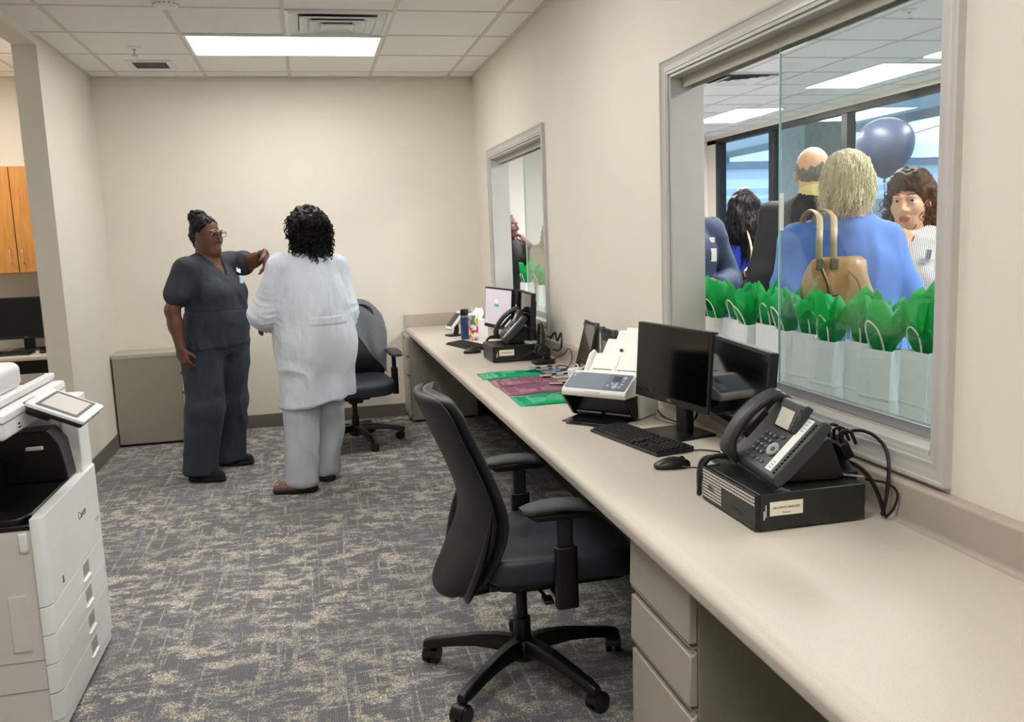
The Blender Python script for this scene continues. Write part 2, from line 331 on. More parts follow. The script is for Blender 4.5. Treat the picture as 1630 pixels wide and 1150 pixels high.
# air diffuser: stepped square cones
t = thing('air_diffuser', 'square white stepped air supply diffuser in the ceiling beside the light panel', 'air vent', (-1.12, 5.452, H-.012))
def frust(mb, a0, z0, a1, z1):
    th = .003
    for s in range(4):
        mb.at((0, 0, 0), (0, 0, s*PI/2)); mb.add([(-a0, -a0, z0), (a0, -a0, z0), (a1, -a1, z1), (-a1, -a1, z1), (-a0+th, -a0+th, z0), (a0-th, -a0+th, z0), (a1-th, -a1+th, z1), (-a1+th, -a1+th, z1)], [(0, 1, 2, 3), (5, 4, 7, 6), (1, 0, 4, 5), (3, 2, 6, 7), (0, 3, 7, 4), (2, 1, 5, 6)])
    mb.at()
mb = MB()
for s in range(4): mb.at((0, 0, 0), (0, 0, s*PI/2)); mb.box((-.295, -.295, .002), (.275, -.275, .011))
mb.at(); build('flange', mb, M_white, t, smooth=False)
for a, b_, z in ((.275, .205, .004), (.215, .15, -.006), (.16, .09, -.013), (.095, .04, -.019)):
    mb = MB(); frust(mb, a, z, b_, z+.016 if a < .2 else z+.010); frust(mb, a, z-.009, a+.0005, z+.0005); 
    if a < .1: mb.box((-.06, -.06, z+.010), (.06, .06, z+.013))
    build('cone', mb, M_white, t, smooth=False)
build('duct_throat', MB().box((-.25, -.25, .0112), (.25, .25, .0118)), M_copg_, t)
t = thing('return_grille', 'small square ceiling grille with grey louvres near the left back corner', 'air vent', (-2.345, 6.72, H-.008))
mb = MB()
for s in range(4): mb.at((0, 0, 0), (0, 0, s*PI/2)); mb.box((-.15, -.15, 0), (.11, -.11, .008))
mb.at(); build('flange', mb, M_white, t, bevel=.002)
mb = MB()
for i in range(11): mb.at((0, -.1+.02*i, .004), (.6, 0, 0)); mb.box((-.11, -.008, -.001), (.11, .008, .001))
mb.at().box((-.11, -.11, .0065), (.11, .11, .0075)); build('louvres', mb, mat('grey_louvre', '#8b8b8d', .5), t)
def sprinkler(label, x, y):
    t = thing('sprinkler_head', label, 'sprinkler', (x, y, H-.055), 0, 'sprinkler heads')
    build('escutcheon', MB().lathe([(.042, .055), (.042, .049), (.034, .046), (.02, .043), (.0, .043)], 20), M_white, t)
    mb = MB().cyl((0, 0, .045), (0, 0, .034), .011).cyl((0, 0, .034), (0, 0, .004), .003)
    for s in (-1, 1): mb.tube(arc([(0, s*.009, .036), (0, s*.016, .022), (0, s*.004, .008)], 5), .0028)
    build('frame', mb, M_chrome, t)
    mb = MB().lathe([(0, .0045), (.02, .004), (.021, .0025), (0, .0025)], 16); build('deflector', mb, M_chrome, t)
sprinkler('chrome sprinkler head in the office ceiling left of the light panel', -2.358, 6.158)
t = thing('smoke_detector', 'round white smoke detector at the top edge of the office ceiling', 'smoke detector', (-2.0, 5.0, H-.04))
build('housing', MB().lathe([(0, 0), (.05, 0), (.062, .008), (.068, .02), (.07, .04), (0, .04)], 28), M_white, t)
mb = MB()
for k in range(16): mb.at((0, 0, 0), (0, 0, k*PI/8)); mb.box((.060, -.004, .010), (.0655, .004, .013))
build('vent_slots', mb, M_blackm, t)

# ---------------------------------------------------------------- office chairs
M_leather = mat('grey_black_vinyl', '#121417', .46, var=.1, scale=40, bump=.12, bscale=420)
M_seat = mat('slate_vinyl_seat', '#262d36', .45, var=.08, scale=30, bump=.12, bscale=420)
M_shell = mat('charcoal_shell', '#111113', .5, var=.1, scale=60)
M_pad = mat('ribbed_arm_pad', '#2c3033', .5, var=.08, scale=50, bump=.3, bscale=300, stretch=(1, 6, 1))
def chair(label, loc, rz):
    """five-star swivel chair facing local +x"""
    t = thing('office_chair', label, 'chair', loc, rz)
    L = thing_children = t
    import bisect
    def itp(tab, z):
        tab = sorted(tab)
        for (a, x0), (b, x1) in zip(tab, tab[1:]):
            if a <= z <= b:
                q = (z-a)/(b-a); q = q*q*(3-2*q)*.4+q*.6; return x0+(x1-x0)*q
        return tab[0][1] if z < tab[0][0] else tab[-1][1]
    fx = [(.34, -.245), (.42, -.20), (.5, -.155), (.56, -.135), (.62, -.13), (.7, -.15), (.78, -.185), (.88, -.225), (.985, -.268)]
    hw = [(.34, .13), (.37, .18), (.42, .225), (.5, .248), (.62, .252), (.75, .245), (.88, .228), (.94, .218), (.966, .20), (.98, .165), (.985, .15)]
    zs = [.34, .35, .37, .40, .44, .5, .56, .62, .68, .74, .8, .86, .91, .94, .958, .97, .979, .985]
    def surf(off, th, inset=0, z0=0, z1=9, curve=.055):
        """closed panel: ring of points per z, front offset off, thickness th"""
        rings = []
        for z in zs:
            if z < z0-1e-6 or z > z1+1e-6: continue
            W = max(.02, itp(hw, z)-inset); x = itp(fx, z)+off; ring = []; n = 14
            edge = min(1, (z-zs[0])/.03+.3, (zs[-1]-z)/.02+.35)
            for i in range(n+1):
                s = -1+2*i/n; ring.append((x+curve*abs(s)**2.4*min(1, W/.2), s*W, z))
            for i in range(n, -1, -1):
                s = -1+2*i/n; e = max(.0, 1-abs(s)**6); ring.append((x+curve*abs(s)**2.4*min(1, W/.2)-th*edge*(.35+.65*e), s*W*.995, z))
            rings.append(ring)
        return MB().loft(rings)
    build('backrest', surf(0, .038), M_leather, t, sub=1, ang=180)
    build('back_shell', surf(-.036, .02, .012), M_shell, t, sub=1, ang=180)
    # moulded lower carrier that wraps the base of the back
    mb = MB()
    for s in (-1, 1):
        mb.tube(arc([(-.13, s*.2515, .66), (-.155, s*.262, .56), (-.185, s*.25, .46), (-.205, s*.19, .375), (-.19, s*.08, .335)], 6), [.004+.018*min(1, i/8) for i in range(25)], 8, flat=.6)
    mb.tube(arc([(-.215, 0, .42), (-.215, 0, .35), (-.16, 0, .325), (-.02, 0, .345)], 6), .032, 10)
    build('back_carrier', mb, M_black, t, ang=60)
    # seat cushion: superellipse rings with a waterfall front
    rings = []
    for k, (z, sc_) in enumerate([(.395, .90), (.40, .96), (.412, .99), (.43, 1), (.462, 1), (.474, .99), (.482, .965), (.4855, .93), (.4865, .88), (.486, .6), (.485, .25)]):
        r = []
        for q in range(40):
            a = 2*PI*q/40; c, s = math.cos(a), math.sin(a); e = 6.5
            rr = 1/((abs(c)**e+abs(s)**e)**(1/e)); x = .095+.25*rr*c*sc_; y = .25*rr*s*sc_
            zz = z-.026*max(0, (x-.20)/.14)**2-(.007 if z > .47 else 0)*max(0, 1-(y/.2)**2)*max(0, 1-((x-.06)/.22)**2)
            r.append((x, y, zz))
        rings.append(r)
    build('seat', MB().loft(rings), M_seat, t, sub=1, ang=180)
    build('seat_pan', MB().at((.09, 0, 0)).prism(rrect(.44, .42, .06), .375, .402), M_black, t, bevel=.006)
    mb = MB().box((-.12, -.09, .33), (.14, .09, .378)).box((-.04, -.05, .30), (.09, .05, .335)); build('tilt_mechanism', mb, M_black, t, bevel=.008)
    mb = MB().cyl((.02, -.08, .352), (.03, -.215, .35), .006).cbox((.03, -.235, .35), (.03, .05, .012)); build('height_lever', mb, M_black, t, bevel=.002)
    for s in (-1, 1):
        mb = MB().tube([(.07, s*.15, .366), (.07, s*.26, .366), (.072, s*.288, .385), (.075, s*.29, .43)], [.022, .022, .024, .026], 10, flat=.7)
        a = build('armrest', mb, M_black, t, ang=60)
        mb = MB(); mb.at((.075, s*.29, 0)).prism(rrect(.068, .040, .012), .345, .535); build('arm_sleeve', mb, M_black, a, bevel=.003)
        mb = MB(); mb.at((.075, s*.29, 0)).prism(rrect(.046, .026, .01), .535, .628); build('arm_post', mb, M_shell, a, bevel=.002)
        mb = MB().prism([(-.01, .62), (.16, .62), (.19, .638), (-.04, .638)], s*.29-.02, s*.29+.02, 'y'); build('arm_bracket', mb, M_black, a, bevel=.004)
        rings = []
        for i in range(13):
            q = i/12; x = -.055+.285*q; zc = .651+.012*math.sin(PI*min(1, q*1.15))-.012*q*q; wd = .044*(1-.35*abs(2*q-1)**5)+.004*q; hh = .0135*(1-.3*abs(2*q-1)**5)
            rings.append([(x, s*.285+wd*math.copysign(abs(math.cos(b))**.6, math.cos(b)), zc+hh*math.copysign(abs(math.sin(b))**.7, math.sin(b))) for b in [2*PI*k/16 for k in range(16)]])
        build('arm_pad', MB().loft(rings), M_pad, a, ang=70)
    mb = MB().cyl((0, 0, .06), (0, 0, .2), .028).cyl((0, 0, .2), (0, 0, .33), .019).lathe([(.0, .05), (.03, .05), (.05, .065), (.055, .11), (.046, .13), (0, .13)], 20); build('gas_column', mb, M_black, t)
    for k in range(5):
        a = math.radians(8+72*k); c, s = math.cos(a), math.sin(a); rings = []
        for r, z, wd, hh in ((.03, .105, .03, .028), (.09, .112, .028, .024), (.16, .11, .024, .02), (.24, .098, .021, .017), (.32, .082, .02, .016), (.352, .076, .016, .012)):
            rings.append([(r*c-y*s, r*s+y*c, z+dz) for y, dz in ((-wd, -hh), (wd, -hh), (wd*.95, hh*.3), (wd*.6, hh), (-wd*.6, hh), (-wd*.95, hh*.3))])
        lg = build('leg', MB().loft(rings), M_black, t, bevel=.004)
        px, py = .334*c, .334*s
        b = a+1.2+k*1.7; d = Vector((math.cos(b), math.sin(b), 0)); n = Vector((-d.y, d.x, 0)); ce = Vector((px, py, 0))+d*.018+Vector((0, 0, .0295))
        mb = MB().cyl((px, py, .045), (px, py, .075), .009)
        for q in (-1, 1): mb.cyl(ce+n*(q*.006), ce+n*(q*.0255), .0295, n=22)
        rings = []
        for th in [PI*i/10 for i in range(11)]:
            p = ce+d*(math.cos(th)*.033)+Vector((0, 0, math.sin(th)*.033)); i_ = ce+d*(math.cos(th)*.030)+Vector((0, 0, math.sin(th)*.030))
            rings.append([tuple(p+n*.02), tuple(p-n*.02), tuple(i_-n*.02), tuple(i_+n*.02)])
        mb.loft(rings); build('caster', mb, M_black, t, bevel=.002, ang=50)
    return t
chair('black swivel office chair in the foreground pulled up to the counter', (-.772, 2.70, 0), math.radians(0))
chair('black swivel office chair by the back wall with a grey jacket over it', (-1.13, 6.36, 0), math.radians(-82))

# ---------------------------------------------------------------- copier
M_cop = mat('copier_white', '#ebecec', .4, var=.015, scale=20)
M_copb = mat('copier_beige_side', '#dcd7d4', .45, var=.015, scale=20)
M_copg = mat('copier_recess_grey', '#9b9a97', .5, var=.05)
M_copk = mat('copier_black', '#08080a', .3, var=.2)
M_brown = mat('copier_brown_tray', '#4d453f', .4, var=.05)
cp = thing('copier', 'big white office copier at the left edge with four paper drawers and tilted panel', 'copier', (-2.5, 3.055, 0))
X0, X1, Y0, Y1 = -.33, .31, -.335, .335   # local
def cshape(inset=0, r=.025):
    p = [(X0, Y1-.0), (X0, Y0), (X1-r, Y0)]; 
    for k in range(7): a = -PI/2+PI/2*k/6; p.append((X1-r+r*math.cos(a), Y0+r+r*math.sin(a)))
    p += [(X1, Y1-.015), (X1-.015, Y1)]
    return [(x, y) for x, y in p]
build('body', MB().prism([(x*.985, y*.985) for x, y in cshape()], .05, .655), M_copb, cp, bevel=.003)
build('base', MB().prism([(x, y) for x, y in cshape()], .025, .06), M_cop, cp, bevel=.004)
for x in (-.22, .2):
    for y in (-.25, .25): build('foot', MB().cyl((x, y, 0), (x, y, .026), .03), M_copk, cp)
def wrap(z0, z1, x_in=.282, t=.022):
    """front skin that wraps round the near rounded corner; z0, z1 callables of position along the front not needed"""
    r = .032; outer = [(x_in, Y0-.006)]
    for k in range(7): a = -PI/2+PI/2*k/6; outer.append((X1+.006-r+r*math.cos(a), Y0-.006+r+r*math.sin(a)))
    outer += [(X1+.006, Y1-.02), (X1-.004, Y1-.004)]
    inner = [(X1-.03, Y1-.004), (X1-.03, Y0+.03), (x_in, Y0+.03)]
    return MB().prism(outer+inner, z0, z1)
d = build('front_door', wrap(.422, .69), M_cop, cp, bevel=.003)
text('maker_name', 'Canon', .036, M_ink, d, (X1+.0062, .085, .575), (PI/2, 0, PI/2))
build('usb_port', MB().cbox((X1+.006, -.2, .452), (.002, .012, .022)), M_copk, d)
build('model_plate_print', MB().cbox((X1+.0064, .265, .503), (.0006, .05, .004)).cbox((X1+.0064, .27, .495), (.0006, .035, .003)), M_copg, d)
for i, (a, b) in enumerate(((.333, .418), (.242, .329), (.150, .238), (.064, .146))):
    d = build('paper_drawer', wrap(a, b), M_cop, cp, bevel=.003)
    build('drawer_handle', MB().cbox((X1+.0055, .06, b-.028), (.003, .075, .042)), M_copg, d, bevel=.004)
    build('handle_lip', MB().cbox((X1+.009, .055, a+.026), (.008, .088, .005)), M_cop, d, bevel=.002)
    text('drawer_number', str(i+1), .012, M_copg, d, (X1+.0062, .29, b-.03), (PI/2, 0, PI/2))
# side details
build('side_panel', MB().box((.20, Y0-.0015, .29), (.25, Y0+.01, .46)), M_copb, cp, bevel=.001)
build('side_grip', MB().box((.245, Y0-.004, .59), (.272, Y0+.01, .65)), M_cop, cp, bevel=.006)
build('side_seams', MB().box((X0, Y0+.003, .254), (.28, Y0+.006, .2565)).box((X0, Y0+.003, .161), (.28, Y0+.006, .1635)), M_copg, cp)
# output cavity
mb = MB().box((X0+.02, Y0+.005, .655), (X1-.004, Y1-.1, .672)).prism([(X0+.02, Y0+.005), (X1-.06, Y0+.005), (X1-.034, Y0+.06), (X1-.034, Y1-.15), (X1-.06, Y1-.12), (X0+.02, Y1-.12)], .672, .692)
mb.box((X0+.02, Y0+.02, .69), (X0+.05, Y1-.1, .93)); build('output_tray', mb, M_copk, cp, bevel=.004)
mb = MB().prism([(.06, .692), (.06, .85), (.16, .865), (.235, .865), (.268, .82), (.285, .692)], Y1-.24, Y1-.13, 'y'); mb.prism([(-.26, .69), (-.26, .78), (-.05, .80), (.1, .78), (.1, .69)], Y0+.25, Y1-.2, 'y')
build('finisher', mb, M_copk, cp, bevel=.004)
mb = MB().cbox((.195, Y1-.255, .812), (.05, .016, .01)); build('output_sticker', mb, M_paper, cp)
build('support_pillar', MB().prism([(X1-.06, Y1-.135), (X1-.004, Y1-.135), (X1-.002, Y1-.01), (X1-.02, Y1), (X1-.3, Y1), (X1-.3, Y1-.1), (X1-.06, Y1-.1)], .655, .955), M_cop, cp, bevel=.004)
build('rear_housing', MB().box((X0, Y0, .65), (X0+.03, Y1, .94)), M_cop, cp, bevel=.004)
# scanner
mb = MB().box((X0, Y0, .925), (.245, Y1, 1.0)); sc_ = build('scanner_unit', mb, M_cop, cp, bevel=.008)
build('scanner_groove', MB().box((X0, Y0-.001, .972), (.2455, Y1-.01, .977)), M_copg, sc_)
mb = MB().cbox((.2456, -.2, .947), (.001, .045, .03)); lb = build('warning_label', mb, M_paper, sc_)
build('label_marks', MB().cbox((.2462, -.205, .951), (.0006, .02, .006)).cbox((.2462, -.2, .94), (.0006, .03, .004)), M_ink, lb)
mb = MB().prism([(X0+.03, 1.0), (.20, 1.0), (.215, 1.012), (.215, 1.03), (X0+.03, 1.03)], Y0+.005, Y1-.005, 'y'); lid = build('platen_lid', mb, M_cop, cp, bevel=.004)
build('feed_tray', MB().prism([(X0+.06, .05), (.17, .05), (.19, .07), (.19, Y1-.03), (X0+.06, Y1-.03)], 1.03, 1.034), M_brown, lid)
mb = MB().prism([(X0+.04, 1.03), (.19, 1.03), (.2, 1.05), (.2, 1.098), (.185, 1.112), (X0+.04, 1.125)], Y0+.005, .02, 'y'); df = build('document_feeder', mb, M_cop, cp, bevel=.012, seg=3)
build('feeder_cover', MB().prism([(X0+.08, 1.12), (.08, 1.112), (.06, 1.14), (X0+.08, 1.145)], Y0+.02, -.02, 'y'), M_cop, df, bevel=.006)
build('feeder_label', MB().cbox((.2008, -.22, 1.07), (.001, .06, .022)), M_paper, df)
# control panel, tilted down toward the front
pn = bpy.data.objects.new('control_panel', None); COL.objects.link(pn); pn.parent = cp; pn.location = (.345, -.07, .972); pn.rotation_euler = (0, math.radians(25), 0)
build('panel_body', MB().prism(rrect(.175, .275, .012), -.006, .006), M_white, pn, bevel=.003)
build('panel_back', MB().prism(rrect(.165, .265, .012), -.02, -.006), M_copk, pn, bevel=.003)
build('panel_bezel', MB().prism(rrect(.125, .245, .004), .006, .0068), M_brown, pn)
build('touch_screen', MB().prism(rrect(.105, .19, .002), .0068, .0074), mat('idle_lcd', '#c4c1be', .3, var=.02, emit='#d2d0ce', estr=.04), pn)
build('usb_slot', MB().cbox((.086, .0, 0), (.006, .07, .006)), M_copg, pn)
build('panel_arm', MB().box((-.11, -.06, -.05), (-.02, .06, -.018)), M_copk, pn, bevel=.005)

# ---------------------------------------------------------------- alcove behind the left wall
M_oak = mat('honey_oak', '#c98a45', .42, var=.16, scale=7, stretch=(9, 9, .8))
t = thing('wall_cabinet', 'honey oak wall cabinet with bar pulls in the alcove', 'cabinet', (-3.75, 7.03, 1.316))
build('carcass', MB().box((-.75, -.14, 0), (.755, .165, .742)), M_oak, t, bevel=.001)
for i in range(4):
    x1 = .755-.376*i; d = build('door', MB().box((x1-.373, -.162, .004), (x1-.003, -.142, .738)), M_oak, t, bevel=.002)
    hx = x1-.335 if i % 2 == 0 else x1-.04
    build('handle', MB().tube(arc([(hx, -.162, .07), (hx, -.19, .075), (hx, -.192, .12), (hx, -.19, .165), (hx, -.162, .17)], 4), .0045), M_chrome, d)
t = thing('alcove_desk', 'beige laminate desk in the alcove under the oak cabinet', 'desk', (-4.0, 6.88, 0))
build('desktop', MB().box((-1.05, -.33, .725), (1.012, .315, .758)), M_top, t, bevel=.01, seg=3)
build('shade_panel', MB().box((-1.05, .2, .02), (1.012, .22, .725)), M_dark, t)  # dark sheet put in for the shade below the desk
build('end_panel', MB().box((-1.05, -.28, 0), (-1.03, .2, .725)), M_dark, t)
def monitor_parts(t, W, Hh, zb, screen, tilt=.07, logo=True):
    """panel whose bottom edge is at zb; faces local -y; origin on the table under the panel"""
    p = bpy.data.objects.new('panel', None); COL.objects.link(p); p.parent = t; p.location = (0, 0, zb); p.rotation_euler = (-tilt, 0, 0)
    build('bezel', MB().box((-W/2, 0, 0), (W/2, .026, Hh)).box((-W*.32, .026, Hh*.2), (W*.32, .048, Hh*.8)), M_blackm, p, bevel=.003)
    build('screen', MB().box((-W/2+.011, -.0008, .024), (W/2-.011, .001, Hh-.011)), screen, p)
    if logo: text('maker_mark', 'DELL', .012, mat('logo_silver', '#a5a7aa', .4), p, (0, -.0012, .012), (PI/2, 0, 0))
    return p
def monitor(label, loc, rz, W=.462, Hh=.276, zb=.108, screen=None, stand=True, tilt=.07, group=None, off=0):
    t = thing('monitor', label, 'monitor', loc, rz, group)
    monitor_parts(t, W, Hh, zb, screen or M_glossblk, tilt)
    build('stand_neck', MB().box((-.036, .05, .008), (.036, .078, zb+.14)).box((-.045, .035, zb+.09), (.045, .055, zb+.2)), M_black, t, bevel=.004)
    build('stand_base', MB().prism([(-.105, -.045), (.105, -.045), (.095, .13), (-.095, .13)], 0, .01), M_black, t, bevel=.003)
    return t
def keyboard(label, loc, rz, L=.44, D=.145):
    t = thing('keyboard', label, 'keyboard', loc, rz, 'keyboards')
    build('case', MB().prism([(-D/2, 0), (D/2, 0), (D/2, .019), (D/2-.02, .019), (-D/2, .009)], -L/2, L/2, 'x'), M_black, t, bevel=.003)
    mb = MB(); p = .019; x0 = -L/2+.01
    rows = [(-.058, [(0, 1.25)]*3+[(0, 5.6)]+[(0, 1.25)]*4), (-.039, [(0, 2.1)]+[(0, 1)]*10+[(0, 2.6)]), (-.02, [(0, 1.7)]+[(0, 1)]*11+[(0, 2)]), (-.001, [(0, 1.4)]+[(0, 1)]*12+[(0, 1.4)]), (.018, [(0, 1)]*13+[(0, 1.9)]), (.041, [(0, 1.1)]*13)]
    def key(cx, y, wd):
        z = .009+.010*(y+D/2)/(D-.02)
        if y > D/2-.02: z = .019
        mb.add([(cx-wd/2, y-.008, z), (cx+wd/2, y-.008, z), (cx+wd/2, y+.008, z+.002), (cx-wd/2, y+.008, z+.002), (cx-wd/2+.002, y-.006, z+.006), (cx+wd/2-.002, y-.006, z+.006), (cx+wd/2-.002, y+.006, z+.0075), (cx-wd/2+.002, y+.006, z+.0075)], [(4, 5, 6, 7), (0, 1, 5, 4), (1, 2, 6, 5), (2, 3, 7, 6), (3, 0, 4, 7)])
    sx = L/.44
    for y, ks in rows:
        x = x0
        for _, q in ks: key(x+q*p*sx/2*.98, y, q*p*sx*.98-.003); x += q*p*sx*.98
        for j in range(3): 
            if y not in (-.02,) and not (y == -.039 and j != 1): key(L/2-.14*sx+j*p*sx, y, .016*sx)
        for j in range(4): key(L/2-.078*sx+j*p*sx, y, .016*sx)
    build('keycaps', mb, M_blackm, t, smooth=False)
    return t
def mouse(label, loc, rz):
    t = thing('mouse', label, 'mouse', loc, rz, 'computer mice'); rings = []
    for i in range(11):
        q = i/10; y = -.056+.112*q; wd = .031*math.sin(PI*(.12+.8*q))**.5*(1-.12*q); hh = .036*math.sin(PI*(.1+.75*q))**.8
        rings.append([(wd*math.cos(a)*(1 if math.sin(a) > 0 else 1), y, max(0, .008+math.sin(a)*(hh-.008) if math.sin(a) > 0 else .008+math.sin(a)*.008)) for a in [2*PI*k/16 for k in range(16)]])
    build('shell', MB().loft(rings), M_black, t, sub=1, ang=180)
    build('wheel', MB().cyl((-.003, .03, .027), (.003, .03, .027), .009, n=14), M_blackm, t)
    return t
monitor('black monitor on the alcove desk below the oak cabinet', (-3.40, 6.95, .758), 0, W=.54, Hh=.30, zb=.085, tilt=0)
keyboard('black keyboard on the alcove desk', (-3.52, 6.70, .758), 0)
mouse('black mouse on the alcove desk', (-3.235, 6.72, .758), .2)
# ---------------------------------------------------------------- counter devices
Z = ZC
# monitors: near pair and far pair
monitor('black switched-off monitor left of the near pair, behind the keyboard', (-.187, 2.83, Z), math.radians(-80.5), W=.462, Hh=.272, zb=.112, group='near monitors')
monitor('black switched-off monitor right of the near pair, behind the desk phone', (-.172, 2.375, Z), math.radians(-97), W=.462, Hh=.272, zb=.104, group='near monitors')
M_scr = mat('lit_login_screen', '#b9b0ba', .3, var=.05, scale=6, emit='#b5adb8', estr=.42)
far = monitor('far monitor with a lit pale grey screen, left of the far pair', (-.228, 5.525, Z), math.radians(-80), W=.458, Hh=.262, zb=.122, screen=M_scr, group='far monitors')
build('login_box', MB().cbox((-.02, -.0014, .15), (.075, .0006, .018)).cbox((-.02, -.0014, .175), (.06, .0006, .03), 1), [mat('teal_button', '#3f9a86', .4, emit='#3f9a86', estr=.4), mat('login_card', '#c8c4cc', .4, emit='#cac6ce', estr=.4)], [c for c in far.children if c.name.startswith('panel')][0])
monitor('far monitor turned away behind the far desk phone, right of the far pair', (-.170, 5.07, Z), math.radians(-93), W=.458, Hh=.262, zb=.122, group='far monitors')
keyboard('black keyboard in front of the near monitors', (-.315, 2.79, Z), math.radians(-79), D=.142)
keyboard('black keyboard in front of the far lit monitor', (-.395, 5.66, Z), math.radians(-76))
mouse('black mouse between the near keyboard and the near computer', (-.348, 2.43, Z), math.radians(-100))
mouse('black mouse beside the far keyboard', (-.43, 5.34, Z), math.radians(-100))

M_grille = mat('silver_grille', '#efece8', .4, 0, var=.1, scale=200)
M_pct = mat('pc_top_black', '#191b1c', .32, var=.1, scale=50)
M_label = mat('cream_label', '#f2ecdc', .6, var=.02)
def pc(label, cx, cy, body, grille=True):
    """small desktop computer lying flat, front faces local -y"""
    t = thing('desktop_computer', label, 'computer', (cx, cy, Z), -PI/2, 'desktop computers'); W = .29
    build('case', MB().box((-W/2, -W/2+.012, .004), (W/2, W/2, .093)), M_pct, t, bevel=.0025)
    f = build('front_panel', MB().box((-W/2+.001, -W/2, .005), (W/2-.001, -W/2+.013, .092)), M_black, t, bevel=.002)
    if grille:
        mb = MB()
        for r in range(3):
            z = .0845-.0085*r
            for i in range(34): x = -W/2+.008+.0082*i; mb.add([(x, -W/2-.0006, z-.0026), (x+.0058, -W/2-.0006, z-.0026), (x+.0066, -W/2-.0006, z+.0026), (x+.0008, -W/2-.0006, z+.0026)], [(0, 1, 2, 3)])
        for r in range(6):
            z = .059-.0085*r
            for i in range(13): x = -W/2+.008+.0082*i; mb.add([(x, -W/2-.0006, z-.0026), (x+.0058, -W/2-.0006, z-.0026), (x+.0066, -W/2-.0006, z+.0026), (x+.0008, -W/2-.0006, z+.0026)], [(0, 1, 2, 3)])
        g = build('front_grille', mb, M_grille, f, smooth=False); g['kind'] = 'stuff'
        text('maker_mark', 'DELL', .016, M_black, f, (-W/2+.055, -W/2-.001, .045), (PI/2, 0, 0))
    mb = MB()
    for i, (x, z) in enumerate(((.03, .03), (.045, .03), (.06, .03), (.075, .026))): mb.cbox((x, -W/2-.0004, z), (.010, .001, .005))
    mb.cyl((.125, -W/2-.001, .022), (.125, -W/2, .022), .004, n=12); build('ports', mb, M_glossblk, f)
    lb = build('asset_label', MB().box((W/2-.0002, -.108, .038), (W/2+.0006, -.022, .072)), M_label, t)
    if body:
        text('label_text', body, .0080, M_ink, lb, (W/2+.0007, -.065, .057), (PI/2, 0, PI/2)); text('label_text', 'Windows 7', .005, M_ink, lb, (W/2+.0007, -.065, .045), (PI/2, 0, PI/2))
    else: build('label_print', MB().box((W/2+.0005, -.095, .053), (W/2+.0008, -.035, .058)), M_copg, lb)
    build('case_marking', MB().box((W/2-.0002, -.124, .03), (W/2+.0004, -.1215, .052)).box((W/2-.0002, -.119, .036), (W/2+.0004, -.117, .066)), M_paper, t)
    return t
pc('black computer under the near desk phone with a silver front grille', -.252, 1.968, 'HH-AM1C-H84XX05')
pc('black computer under the far desk phone with a white side label', -.255, 4.99, '', grille=False)

